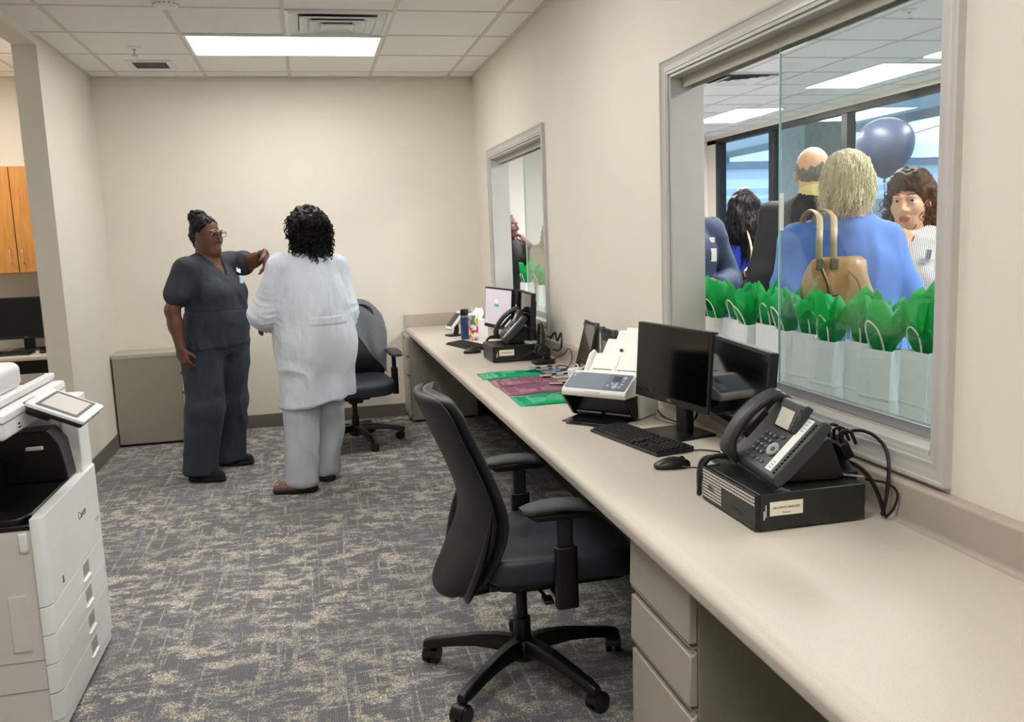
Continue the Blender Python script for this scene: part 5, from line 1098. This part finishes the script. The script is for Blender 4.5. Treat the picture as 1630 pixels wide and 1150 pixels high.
for n in 'LR': shoe(p, n, mat('black_mesh_shoe', '#131316', .8, bump=.4, bscale=400), mat('black_sole', '#0e0e0f', .6), w=.042)
# hair: tight locs swept back into a bun, as rows of thin tubes over a cap
F = SDF(p.J['head']-.2, p.J['head']+.26, .005); hp = p.hp
F.ell(hp(0, -.026, .04), (.079, .095, .089), p.HA, .02); F.cap(hp(0, -.10, -.0), hp(0, -.075, -.09), .04, .02, .03, (p.hr, 1))
F.cut(hp(0, .045, .075), nrm(p.hf*.9-p.hu*.75), .01); F.cut(hp(0, .0, -.10), -p.hu)
for q in (-1, 1): F.ell(hp(q*.09, .01, -.03), (.03, .05, .04), p.HA, .02, 'sub')
F.ell(hp(-.01, -.085, .115), (.06, .055, .046), p.HA, .02)
ha = put('hair', F, HB, p.t, lambda P: .005*vnoise(P, 55, 4)+.004*vnoise(P, 120, 5))
rr = random.Random(3); mb = MB()
for i in range(26):
    a = -1.25+2.5*i/25; st = hp(.074*math.sin(a), .052*math.cos(a)*1.0-.005, .082-.035*abs(math.sin(a))+.018*math.cos(a)); en = hp(-.01+.04*math.sin(a), -.07, .115+.02*math.cos(a*2))
    md = (st+en)/2+p.hu*.012*(1.2-abs(math.sin(a)))+p.hr*.018*math.sin(a); mb.tube(arc([tuple(st), tuple(md), tuple(en)], 6), [.0045+.001*rr.random()]*13, 6)
for i in range(22):
    a = 2*PI*rr.random(); b = rr.uniform(-.6, .9); c0 = hp(-.01, -.085, .118); pts = []
    for k in range(7): t_ = a+k*.35; pts.append(tuple(c0+p.hr*.058*math.cos(t_)*math.cos(b)+p.hf*.05*math.sin(t_)*math.cos(b)+p.hu*.045*math.sin(b+.2*math.sin(k))))
    mb.tube(pts, .006, 6)
build('loc', mb, hairm('loc_hair', '#1b1716'), ha, ang=180)['kind'] = 'stuff'
def glasses(p, m, wd=.036, hh=.016, dz=.012):
    hp = p.hp; g = MB()
    for q in (-1, 1):
        c = [tuple(hp(q*(.0335+wd*.72*math.copysign(abs(math.cos(a))**.6, math.cos(a))), .111-.010*abs(.0335+wd*.72*math.cos(a))/.06, dz+hh*math.copysign(abs(math.sin(a))**.6, math.sin(a))+.003*math.cos(a))) for a in [2*PI*k/20 for k in range(21)]]
        g.tube(c, .0019, 6, cap=False); g.tube([tuple(hp(q*.06, .104, dz+.008)), tuple(hp(q*.078, .08, dz+.008)), tuple(hp(q*.083, .0, dz+.004)), tuple(hp(q*.081, -.03, dz-.012))], .0021, 6)
    g.tube([tuple(hp(-.011, .110, dz+.004)), tuple(hp(0, .114, dz+.007)), tuple(hp(.011, .110, dz+.004))], .0019, 6); return build('glasses', g, m, p.t, ang=180)
glasses(p, mat('horn_frames', '#4a4340', .35))
# badge, lanyard reel, watch, sleeve tag
def card(p, nm, c, fw, wd, hg, m, par, tilt=0):
    r = nrm(np.cross(fw, V3(0, 0, 1))); u = nrm(np.cross(r, fw)); r2 = r*math.cos(tilt)+u*math.sin(tilt); u2 = u*math.cos(tilt)-r*math.sin(tilt); vs = [c+r2*a*wd/2+u2*b*hg/2+fw*e for e in (-.0015, .0015) for a, b in ((-1, -1), (1, -1), (1, 1), (-1, 1))]
    mb = MB(); mb.add([tuple(v) for v in vs], [(3, 2, 1, 0), (4, 5, 6, 7), (0, 1, 5, 4), (1, 2, 6, 5), (2, 3, 7, 6), (3, 0, 4, 7)]); return build(nm, mb, m, par)
bc = p.J['chest']+p.u*.105-p.r*.095+p.f*.145; fw = nrm(p.f+p.u*.35-p.r*.1)
b = card(p, 'badge_reel', bc, fw, .034, .03, M_paper, p.t, .5); card(p, 'id_badge', bc-p.u*.07+p.r*.004+p.f*.022, fw, .028, .075, mat('badge_blue', '#a9cfe0', .4, var=.3, scale=60), b, .45); build('badge_strap', MB().tube([tuple(bc+p.u*.06-p.r*.0-p.f*.045), tuple(bc+p.u*.01)], .003, 6), M_black, b)
mb = MB(); wv = nrm(p.J['tipL']-p.J['wrL']); c = p.J['wrL']-nrm(p.J['wrL']-p.J['elL'])*.015; ax = nrm(p.J['wrL']-p.J['elL'])
u1 = nrm(np.cross(ax, V3(0, 0, 1))); u2 = np.cross(ax, u1); mb.loft([[tuple(c+ax*s_+(u1*math.cos(a)+u2*math.sin(a))*(.036)) for a in [2*PI*k/20 for k in range(20)]] for s_ in (-.008, .008)]); o = build('watch', mb, M_black, p.t, ang=180)
fcd = nrm(-u2*.9+u1*.2) if u2[2] < 0 else nrm(u2*.9+u1*.2); build('watch_face', MB().tube([tuple(c+fcd*.034), tuple(c+fcd*.042)], .017, 18), M_paper, o)
card(p, 'sleeve_tag', p.J['shR']+(p.J['elR']-p.J['shR'])*.54+nrm(V3(-.8, -.6, 0))*.076, nrm(V3(-.8, -.6, 0)), .016, .03, M_paper, top)

# ---- 2: the person in the white coat, seen from behind
M_coat = mat('white_coat_cloth', '#d4dde8', .7, var=.02, scale=12, bump=.8, bscale=12, bdist=.03, stretch=(1, 1, .5)); M_pale = mat('pale_grey_trousers', '#b3b8c1', .75, var=.05, scale=9, bump=.7, bscale=12, bdist=.03, stretch=(1, 1, .5))
p = Person('person in a long white lab coat seen from behind, with curly black hair', (-1.385, 5.35, 0), (-.55, .83), 1.62, .0062, 1.12, 1.12, True, dict(
    neck=(-1.385, 5.345, 1.375), head=(-1.395, 5.365, 1.525), shL=(-1.548, 5.27, 1.315), shR=(-1.222, 5.455, 1.30), elL=(-1.652, 5.285, 1.055), wrL=(-1.615, 5.475, .985), tipL=(-1.70, 5.56, .945), elR=(-1.195, 5.43, 1.03), wrR=(-1.24, 5.56, .86), tipR=(-1.28, 5.62, .72),
    knL=(-1.475, 5.275, .45), knR=(-1.33, 5.42, .45), anL=(-1.505, 5.19, .085), anR=(-1.37, 5.43, .085), toeL=(-1.665, 5.205, .03), toeR=(-1.43, 5.57, .03)), hfwd=(-.72, .69))
F = p.field(); p.torso(F); p.legs(F); p.feet(F); p.head_(F, 1.06, .055)
for n in 'LR': p.arm(F, n)
p.hand(F, 'L', .45, palm=(.3, -.2, -.9), thumb=(.6, .7, .2)); p.hand(F, 'R', .5)
p.skin_mesh(SK2, LP1, F); p.eyes(HB)
F = p.field(lo=(-9, -9, .45), hi=(9, 9, 1.47), pad=.22); p.torso(F, .024)
for n, q in (('R', 1), ('L', -1)): F.cap(p.J['chest']+p.r*q*.075, p.J['pelvis']+p.r*q*.075-p.f*.015, .105, .130, .08); F.cap(p.J['pelvis']+p.r*q*.085-p.f*.015, V3(p.r[0]*q*.10, p.r[1]*q*.10, .48)-p.f*.025, .128, .145, .09)
F.ell(p.J['waist']-p.f*.01, (.205, .165, .24), p.A, .08)
for n in 'LR': p.arm(F, n, .022, 1.93, cuff=.010, up=.052, lo_=.052, wr=.036)
nk = p.J['neck']; F.cap(nk+p.f*.0+p.u*.035, nk+p.u*.16, .060, .085, .006, mode='sub'); F.cap(nk-p.u*.03, nk+p.u*.02, .066, .062, .03); F.cap(nk+p.u*.02, nk+p.u*.2, .052, .06, .004, mode='sub'); F.cap(nk+p.f*.08, nk+p.f*.17-p.u*.2, .04, .012, .006, mode='sub')
F.cut((0, 0, .515), (.09, .0, -1)); vt = V3(0, 0, .52)-p.f*.22+p.r*.05; F.cap(vt, vt+p.u*.14+p.f*.02, .014, .002, .004, mode='sub')
def fc(P):
    o = folds(.013, 6.5, 9, .38)(P); a = (P-p.J['waist'])@p.r; b = P[:, 2]-1.0; bk = ((P-p.J['waist'])@p.f) < 0; e = np.abs(a) < .13
    o = o+np.where(bk & e & (np.abs(b) < .022), .005, 0)-np.where(bk, .0035*np.exp(-(a/.004)**2), 0)
    for n, sg in (('L', 0), ('R', 1)):
        d = np.linalg.norm(P-p.J['el'+n], axis=1); e_ = nrm(p.J['wr'+n]-p.J['sh'+n]); o = o+.013*(.5-np.abs(vnoise(P+e_*((P@e_)*2.2)[:, None], 11, 3+sg)))*np.exp(-(d/.13)**2)
    return o
put('lab_coat', F, M_coat, p.t, fc)
F = p.field(hi=(9, 9, .9)); p.torso(F, .008); p.legs(F, .02, thigh=.09, knee=.075, ank=.05)
for n in 'LR': F.cap(p.J['kn'+n], p.J['an'+n]-p.u*.02, .080, .080, .05)
F.cut((0, 0, .8), (0, 0, 1)); F.cut((0, 0, .05), (0, 0, -1)); put('trousers', F, M_pale, p.t, folds(.014, 6, 15, .5))
for n in 'LR': shoe(p, n, mat('bronze_clog', '#9a7a70', .25, .55, var=.3, scale=60), mat('clog_sole', '#151412', .6), w=.044)
def curly(p, F, m, seed, n, amp, rad, length, cloud, name='curl', r=.0042, kind=True):
    h = put('hair', F, m, p.t, lambda P: amp*vnoise(P, 38, seed)+amp*.8*vnoise(P, 80, seed+1)); rr = random.Random(seed); mb = MB(); Ps = F.pos
    for i in range(n):
        c = Ps[rr.randrange(len(Ps))]
        if not cloud(c): continue
        o = nrm(c-p.J['head']+V3(0, 0, .02)); o[2] *= .3; ph = rr.random()*6.28; dn = nrm(V3(rr.uniform(-.35, .35), rr.uniform(-.35, .35), -1)+o*.25); u1 = nrm(np.cross(dn, V3(.3, .9, .1))); u2 = np.cross(dn, u1); L = length*rr.uniform(.5, 1.2); pts = []
        for k in range(12): t_ = k/11; pts.append(tuple(c+dn*L*t_+(u1*math.cos(ph+t_*9)+u2*math.sin(ph+t_*9))*rad*(.4+.6*t_)+o*.004))
        mb.tube(pts, [r*(1-.5*k/11) for k in range(12)], 5)
    o = build(name, mb, m, h, ang=180); o['kind'] = 'stuff'; return h
F = SDF(p.J['head']-.3, p.J['head']+.26, .007); hp = p.hp
F.ell(hp(0, -.02, .045), (.092, .105, .098), p.HA, .03); F.cap(hp(.045, -.06, .02), hp(.085, -.05, -.10), .075, .06, .05); F.cap(hp(-.05, -.05, .02), hp(-.075, -.03, -.09), .07, .05, .05); F.cap(hp(0, -.09, .03), hp(0, -.085, -.12), .075, .055, .05)
F.cap(hp(0, .10, -.01), hp(0, .11, -.14), .055, .075, .03, mode='sub')
curly(p, F, HB, 11, 620, .011, .009, .055, lambda c: c[2] < p.J['head'][2]+.07)
mb = MB()
for i in range(14): a = -1.1+2.2*i/13; mb.tube(arc([tuple(hp(.06*math.sin(a)*.6, .02-.03*abs(a), .142)), tuple(hp(.09*math.sin(a), -.04, .132)), tuple(hp(.10*math.sin(a), -.09, .08))], 5), .0022, 5)
build('grey_streak', mb, hairm('grey_hair', '#6d6a69'), p.t, ang=180, label='grey streaks at the crown')['kind'] = 'stuff'
glasses(p, mat('gold_frames', '#8a7a58', .3, .6))
# ---------------------------------------------------------------- lobby guests
HD = hairm('dark_brown_hair', '#3b241a'); HBL = hairm('blonde_hair', '#ecd0ae', st=(45, 45, 4)); HGR = hairm('grey_hair', '#8e8b88'); HAU = hairm('auburn_hair', '#5a2a1c')
M_navy = mat('navy_suit_cloth', '#33405c', .75, var=.06, scale=40, bump=.15, bscale=300); M_char = mat('charcoal_suit_cloth', '#232326', .75, var=.06, scale=40, bump=.15, bscale=300); M_royal = mat('royal_blue_crepe', '#1737b0', .7, var=.06, scale=20)
M_peri = mat('periwinkle_jersey', '#5b84d6', .8, var=.03, scale=15, bump=.12, bscale=250); M_blk = mat('black_cloth', '#121214', .8, var=.1, scale=30); M_taupe = mat('taupe_cloth', '#a39a8c', .8, var=.05, scale=25)
M_stripe = None
def striped():
    m = bpy.data.materials.new('pinstriped_blouse'); m.use_nodes = True; n = m.node_tree.nodes; l = m.node_tree.links; p = n['Principled BSDF']; p.inputs['Roughness'].default_value = .8
    t = n.new('ShaderNodeTexCoord'); w_ = n.new('ShaderNodeTexWave'); w_.inputs['Scale'].default_value = 44; w_.inputs['Distortion'].default_value = .6; mp = n.new('ShaderNodeMapping'); mp.inputs['Rotation'].default_value = (0, 0, .85); l.new(t.outputs['Object'], mp.inputs[0]); l.new(mp.outputs[0], w_.inputs['Vector'])
    r = n.new('ShaderNodeValToRGB'); r.color_ramp.elements[0].color = lin('#77757a')+(1,); r.color_ramp.elements[1].color = lin('#e4e1de')+(1,); r.color_ramp.elements[0].position = .12; r.color_ramp.elements[1].position = .38; l.new(w_.outputs[0], r.inputs[0]); l.new(r.outputs[0], p.inputs['Base Color']); return m
def guest(label, base, fwd, tall, w, d, sk, lips, topm, sleeve, botm, skirt=False, J=None, hfwd=None, htilt=0, bust=.05, hem=.80, jaw=1.0, brow=None, hands=True, seed=1, curlL=.5, curlR=.5, palmL=None, palmR=None, thL=None, thR=None, collar=0, neckr=.052, h=.0095):
    p = Person(label, base, fwd, tall, h, w, d, True, J, hfwd, htilt); S = p.S
    F = p.field(h=h*.75); p.torso(F, 0, bust); p.legs(F); p.feet(F); p.head_(F, jaw, neckr)
    for n in 'LR': p.arm(F, n)
    p.hand(F, 'L', curlL, palmL, thL); p.hand(F, 'R', curlR, palmR, thR); p.skin_mesh(sk, lips, F); p.eyes(brow or HD)
    F = p.field(hi=(9, 9, 1.52*S)); p.torso(F, .018, bust+.012 if bust else 0); F.cap(p.J['pelvis']+p.u*.04, p.J['pelvis']-p.u*.1, .14*w*S+.02, .15*w*S+.02, .06, (p.f, .78*d))
    for n in 'LR': p.arm(F, n, .017, sleeve, cuff=.008)
    nk = p.J['neck']
    if collar: F.cap(nk-p.u*.02, nk+p.u*.035, .075*S, .064*S, .02)
    F.cap(nk+p.u*.015+p.f*.01, nk+p.u*.14+p.f*.03, .064*S, .085*S, .006, mode='sub')
    if collar == 2: F.cap(nk+p.f*.075-p.u*.0, nk+p.f*.17-p.u*.24, .05, .012, .006, mode='sub')
    F.cut((0, 0, hem*S), (0, 0, -1)); p.topo = put('top' if not collar else 'suit_jacket', F, topm, p.t, folds(.009, 7, seed, .5))
    F = p.field(hi=(9, 9, 1.0*S)); p.torso(F, .01)
    if skirt:
        for n in 'LR': F.cap(p.J['hip'+n], p.J['kn'+n]-p.u*.02, .115*w*S, .105*w*S, .12)
        F.cut((0, 0, .45*S), (0, 0, -1)); F.cut((0, 0, .98*S), (0, 0, 1)); put('skirt', F, botm, p.t, folds(.006, 6, seed+3, .3))
    else:
        p.legs(F, .018, thigh=.088, knee=.065, ank=.05)
        for n in 'LR': F.cap(p.J['kn'+n], p.J['an'+n]-p.u*.02, .075*S, .07*S, .05)
        F.cut((0, 0, .98*S), (0, 0, 1)); F.cut((0, 0, .05), (0, 0, -1)); put('trousers', F, botm, p.t, folds(.009, 6, seed+3, .5))
    for n in 'LR': shoe(p, n, M_blk, M_black, w=.040*S)
    return p
def smooth_hair(p, F, m, seed, amp=.006, strands=0, ln=.1, wav=.01, rad=.0028, low=9, name='strand', drift=.35):
    h = put('hair', F, m, p.t, lambda P: amp*vnoise(P*V3(1, 1, .35), 45, seed)+amp*.5*vnoise(P*V3(1, 1, .4), 100, seed+1))
    if strands:
        rr = random.Random(seed); mb = MB(); Ps = F.pos; c0 = p.J['head']
        for i in range(strands):
            c = Ps[rr.randrange(len(Ps))]
            if c[2] > c0[2]+low: continue
            o = nrm((c-c0)*V3(1, 1, .2)); dn = nrm(V3(0, 0, -1)+o*rr.uniform(-.1, drift)); sd = nrm(np.cross(dn, o)); L = ln*rr.uniform(.4, 1.1); ph = rr.random()*6
            mb.tube([tuple(c+dn*L*k/7+o*.003+sd*wav*math.sin(ph+k*1.1)*k/7+o*wav*.6*math.cos(ph+k)*k/7) for k in range(8)], [rad*(1-.75*k/7) for k in range(8)], 5)
        b = build(name, mb, m, h, ang=180); b['kind'] = 'stuff'
    return h
def hf_(p, pad=.3, h=.0075): return SDF(p.J['head']-V3(pad, pad, pad), p.J['head']+V3(pad, pad, .26), h)
def longhair(p, F, L, w_=.075, back=.09):
    hp = p.hp; F.ell(hp(0, -.022, .042), (.085*p.S, .102*p.S, .094*p.S), p.HA, .02)
    for q in (-1, 0, 1): F.cap(hp(q*.05, -.06, .02), hp(q*.075, -back, -L), .055, w_*.75, .05)
    F.cap(hp(0, .095, .0), hp(0, .13, -.22), .066, .09, .03, mode='sub')
# navy suit at the left jamb
p = guest('person in a navy suit with a badge, half hidden by the window jamb', (.74, 4.85, 0), (-.45, -.89), 1.76, 1.18, 1.1, SK2, LP1, M_navy, 1.95, M_navy, J=dict(shL=(.93, 4.80, 1.43), elL=(1.02, 4.77, 1.13), wrL=(.86, 4.58, 1.12), tipL=(.75, 4.51, 1.13)), bust=0, collar=2, seed=31, hem=.78)
F = hf_(p); F.ell(p.hp(0, -.025, .04), (.082, .10, .092), p.HA, .02); F.cut(p.hp(0, .04, .075), nrm(p.hf*.9-p.hu*.8), .01); F.cut(p.hp(0, 0, -.05), -p.hu); put('hair', F, HB, p.t)
c = V3(.875, 4.70, 1.375)-p.base; b = card(p, 'badge_reel', c, p.f, .03, .03, M_paper, p.t); card(p, 'id_badge', c-p.u*.085+p.f*.02, p.f, .052, .075, M_paper, b)
# long black hair, royal blue dress
p = guest('person with very long black hair and a silver bow clip, in royal blue', (1.60, 5.72, 0), (.35, .94), 1.70, 1.0, 1.0, SK2, LP1, M_royal, 1.7, M_royal, skirt=True, seed=33, bust=.05)
F = hf_(p, .34); longhair(p, F, .16, .085); F.cap(p.hp(.02, -.10, -.12), p.hp(.035, -.125, -.40), .085, .06, .05, (p.hf, .7)); F.cap(p.hp(-.05, -.09, -.05), p.hp(-.09, -.07, -.2), .06, .05, .04)
smooth_hair(p, SDF(*(p.J['head']-.01, p.J['head']+.01, .01)) if 0 else F, HB, 34, .008, 260, .10, .014, .003, .05)
mb = MB()
for q in (-1, 1): mb.ell(tuple(p.hp(q*.02, -.015, .137)), (.018, .012, .012), 10, 6)
build('bow_clip', mb.ell(tuple(p.hp(0, -.015, .136)), (.008, .008, .008), 8, 6), M_chrome, p.t)
pb = p
# dark suit, grey hair
p = guest('grey-haired person in a dark suit and yellow collar, beside the blonde person', (1.27, 4.3, 0), (.40, .92), 1.86, 1.18, 1.1, SKP, LPP, M_char, 1.95, M_char, hfwd=(.62, .78), bust=0, collar=1, seed=35, hem=.78, neckr=.060)
F = hf_(p); F.ell(p.hp(0, -.024, .02), (.083, .098, .088), p.HA, .02); F.cut(p.hp(0, .0, .085), nrm(p.hu*.9+p.hf*.25-p.hf*.0), .01); F.cut(p.hp(0, .02, .0), p.hf, .01); F.cut(p.hp(0, 0, -.075), -p.hu, .01); smooth_hair(p, F, HGR, 36, .004)
F = SDF(p.J['neck']-.12, p.J['neck']+.14, .006); F.cap(p.J['neck']-p.u*.02, p.J['neck']+p.u*.085, .086, .078, .02); F.cap(p.J['neck']-p.u*.1, p.J['neck']+p.u*.2, .066, .064, .004, mode='sub'); F.cut(p.J['neck']+p.u*.082-p.f*.0, p.u+p.f*.3); F.cut(p.J['neck']-p.u*.03, -p.u); put('shirt_collar', F, mat('yellow_cotton', '#e3d089', .7, var=.03), p.t)
# blonde with handbag
p = guest('person with short blonde hair in a periwinkle blue top behind the gift bags', (.635, 3.03, 0), (.30, .95), 1.72, 1.20, 1.12, SKP, LPP, M_peri, 1.02, M_blk, hfwd=(.55, .83), seed=37, bust=.06, hem=.74, neckr=.058, J=dict(elL=(.365, 3.04, 1.10), wrL=(.42, 3.24, 1.0), tipL=(.46, 3.36, .98), shR=(.775, 3.0, 1.37), elR=(.845, 2.93, 1.12), wrR=(.83, 3.14, 1.02), tipR=(.80, 3.27, 1.02)), h=.008)
F = hf_(p, .26, .006); hp = p.hp; F.ell(hp(0, -.022, .045), (.088, .104, .096), p.HA, .03); F.ell(hp(0, -.06, -.03), (.075, .062, .075), p.HA, .04); F.ell(hp(-.06, -.02, -.01), (.03, .055, .065), p.HA, .03); F.ell(hp(.06, -.01, -.01), (.03, .055, .065), p.HA, .03); F.cap(hp(0, .10, .0), hp(0, .13, -.2), .058, .08, .03, mode='sub'); F.cut(hp(0, 0, -.075), -p.hu, .02)
smooth_hair(p, F, HBL, 38, .005, 1600, .05, .006, .0022, .12, drift=.30); pb2 = p
# tan handbag on her shoulder
hb = thing('handbag', 'tan leather handbag with two long straps on the shoulder of the blonde person', 'handbag', (.445, 2.80, 1.09), math.radians(-14))
M_tan = mat('tan_leather', '#a9814f', .38, var=.14, scale=9, bump=.3, bscale=30); M_strap = mat('strap_leather', '#c0a87e', .4, var=.1)
rings = []
for z, a, b in ((0, .11, .06), (.015, .13, .075), (.08, .132, .075), (.15, .118, .06), (.21, .10, .035), (.24, .095, .018)):
    rings.append([(a*math.copysign(abs(math.cos(t_))**.6, math.cos(t_))+.012*math.sin(z*30), b*math.copysign(abs(math.sin(t_))**.7, math.sin(t_))*(1+.08*math.sin(6*t_+z*40)), z+.006*math.sin(3*t_)) for t_ in [2*PI*k/28 for k in range(28)]])
build('bag_body', MB().loft(rings), M_tan, hb, sub=1, ang=180)
for q, yy in ((-1, -.02), (1, .02)):
    ps = arc([(-.075+.05*(q > 0), -.03*1, .215), (-.075+.05*(q > 0), -.030, .30), (-.06+.05*(q > 0), .01, .345), (-.045+.05*(q > 0), .07, .385), (-.045+.045*(q > 0), .16, .405), (-.05+.045*(q > 0), .24, .37), (-.06+.05*(q > 0), .25, .25)], 6); s_ = build('strap', MB().tube(ps, .012, 8, flat=.35, up=(0, -1, .3)), M_strap, hb, ang=60)
    build('strap_ring', MB().at((-.075+.05*(q > 0), -.04, .215)).box((-.014, -.006, -.018), (.014, .006, .02)), mat('strap_metal', '#8f8672', .3, .8), s_, bevel=.003)
build('zip_band', MB().tube(arc([(-.125, -.05, .07), (-.08, -.08, .10), (-.02, -.082, .11)], 6), .006, 6, flat=.4), M_black, hb)
build('logo_emboss', MB().tube(arc([(.02, -.055, .19), (.05, -.068, .15), (.06, -.075, .09), (.08, -.072, .04)], 6), .004, 5), mat('embossed_tan', '#8d6a3e', .5), hb)
build('charm', MB().tube(arc([(-.075, -.06, .20), (-.06, -.09, .13), (-.068, -.09, .07)], 6), .006, 6), mat('bronze_chain', '#5b4c35', .35, .7), hb)
# curly brown hair, hand at the chin
p = guest('person with curly brown hair in a pinstriped blouse, hand at the chin', (1.24, 3.47, 0), (-.72, -.69), 1.66, 1.06, 1.0, SKP, LPP, striped(), 1.6, M_blk, skirt=True, seed=41, bust=.055, hem=.96, hfwd=(-.80, -.60), htilt=.08, J=dict(elR=(.96, 3.42, 1.12), wrR=(1.05, 3.29, 1.325), tipR=(1.105, 3.315, 1.42), elL=(1.42, 3.42, 1.10)), curlR=1.0, palmR=(.75, .55, .1), thR=(-.1, .4, .8), h=.008)
F = hf_(p, .3, .007); longhair(p, F, .20, .085, .06); F.ell(p.hp(0, -.01, .075), (.085, .10, .075), p.HA, .03); F.ell(p.hp(0, .10, -.01), (.062, .06, .075), p.HA, .02, 'sub')
curly(p, F, HD, 42, 420, .008, .010, .09, lambda c: c[2] < p.J['head'][2]+.06 and ((c-p.J['head'])@p.hf) < .04, r=.0036)
cc = p.J['chest']+p.f*.135-p.r*.095+p.u*.02; card(p, 'name_card', cc, nrm(p.f+p.u*.15), .075, .10, M_paper, p.t); build('card_clip', MB().tube([tuple(cc+p.u*.05), tuple(cc+p.u*.09-p.r*.005)], .012, 10), M_chrome, p.t)
F = SDF(p.J['neck']-.14, p.J['neck']+.1, .007); F.cap(p.J['neck']-p.u*.035, p.J['neck']-p.u*.0, .088, .074, .02); F.cap(p.J['neck']-p.u*.1, p.J['neck']+p.u*.2, .066, .064, .004, mode='sub'); F.cut(p.J['neck']+p.u*.022, p.u); F.cut(p.J['neck']-p.u*.05, -p.u); put('ruffle_collar', F, bpy.data.materials['pinstriped_blouse'], p.t, lambda P: .006*vnoise(P, 70, 5))
# auburn hair behind
p = guest('person with auburn hair behind the curly-haired person at the frame', (2.27, 4.75, 0), (-.2, -.98), 1.72, 1.0, 1.0, SKP, LPP, M_taupe, 1.8, M_blk, seed=45, h=.011)
F = hf_(p); longhair(p, F, .18); smooth_hair(p, F, HAU, 46, .008, 120, .1, .012, .003, .05)
# black handbag with gold chain on the royal blue person's arm
hb = thing('shoulder_bag', 'black shoulder bag with gold clasp and chain behind the green tissue', 'handbag', (1.56, 5.50, .93), .2)
build('bag_body', MB().loft([[(a*math.copysign(abs(math.cos(t_))**.5, math.cos(t_)), b*math.copysign(abs(math.sin(t_))**.6, math.sin(t_)), z) for t_ in [2*PI*k/24 for k in range(24)]] for z, a, b in ((0, .12, .045), (.02, .14, .06), (.14, .14, .055), (.2, .12, .03))]), M_blk, hb, ang=60)
build('clasp', MB().tube([(-.10, -.05, .17), (-.115, -.055, .22), (-.08, -.055, .25), (-.06, -.055, .21), (-.08, -.05, .17)], .009, 6), mat('gold_metal', '#c8a764', .25, 1), hb)
build('chain_strap', MB().tube(arc([(-.06, -.02, .2), (-.03, -.02, .34), (.0, .06, .47), (.03, .13, .50)], 6), .007, 6), mat('gold_metal', '#c8a764', .25, 1), hb)
# far window: raised arm, and the person behind the glass
p = guest('person in black with one hand raised, seen through the far window opening', (.445, 8.15, 0), (.75, -.66), 1.66, 1.0, 1.0, SK2, LP1, M_blk, .9, M_blk, seed=47, hfwd=(.8, -.6), J=dict(elL=(.74, 7.98, 1.21), wrL=(.575, 7.92, 1.37), tipL=(.50, 7.96, 1.50), shL=(.57, 8.28, 1.33)), curlL=.8, palmL=(-.7, .5, 0), h=.011)
F = hf_(p); F.ell(p.hp(0, -.025, .04), (.082, .10, .092), p.HA, .02); F.cut(p.hp(0, .04, .075), nrm(p.hf*.9-p.hu*.8), .01); F.cut(p.hp(0, 0, -.09), -p.hu); put('hair', F, HB, p.t)
p = guest('person with curly light brown hair in taupe behind the far window glass', (.80, 7.7, 0), (.55, .83), 1.60, 1.15, 1.1, SKP, LPP, M_taupe, 1.9, M_blk, seed=49, h=.011)
F = hf_(p); longhair(p, F, .12, .08); curly(p, F, hairm('light_brown_hair', '#8a7358'), 50, 160, .010, .010, .07, lambda c: True, r=.004)
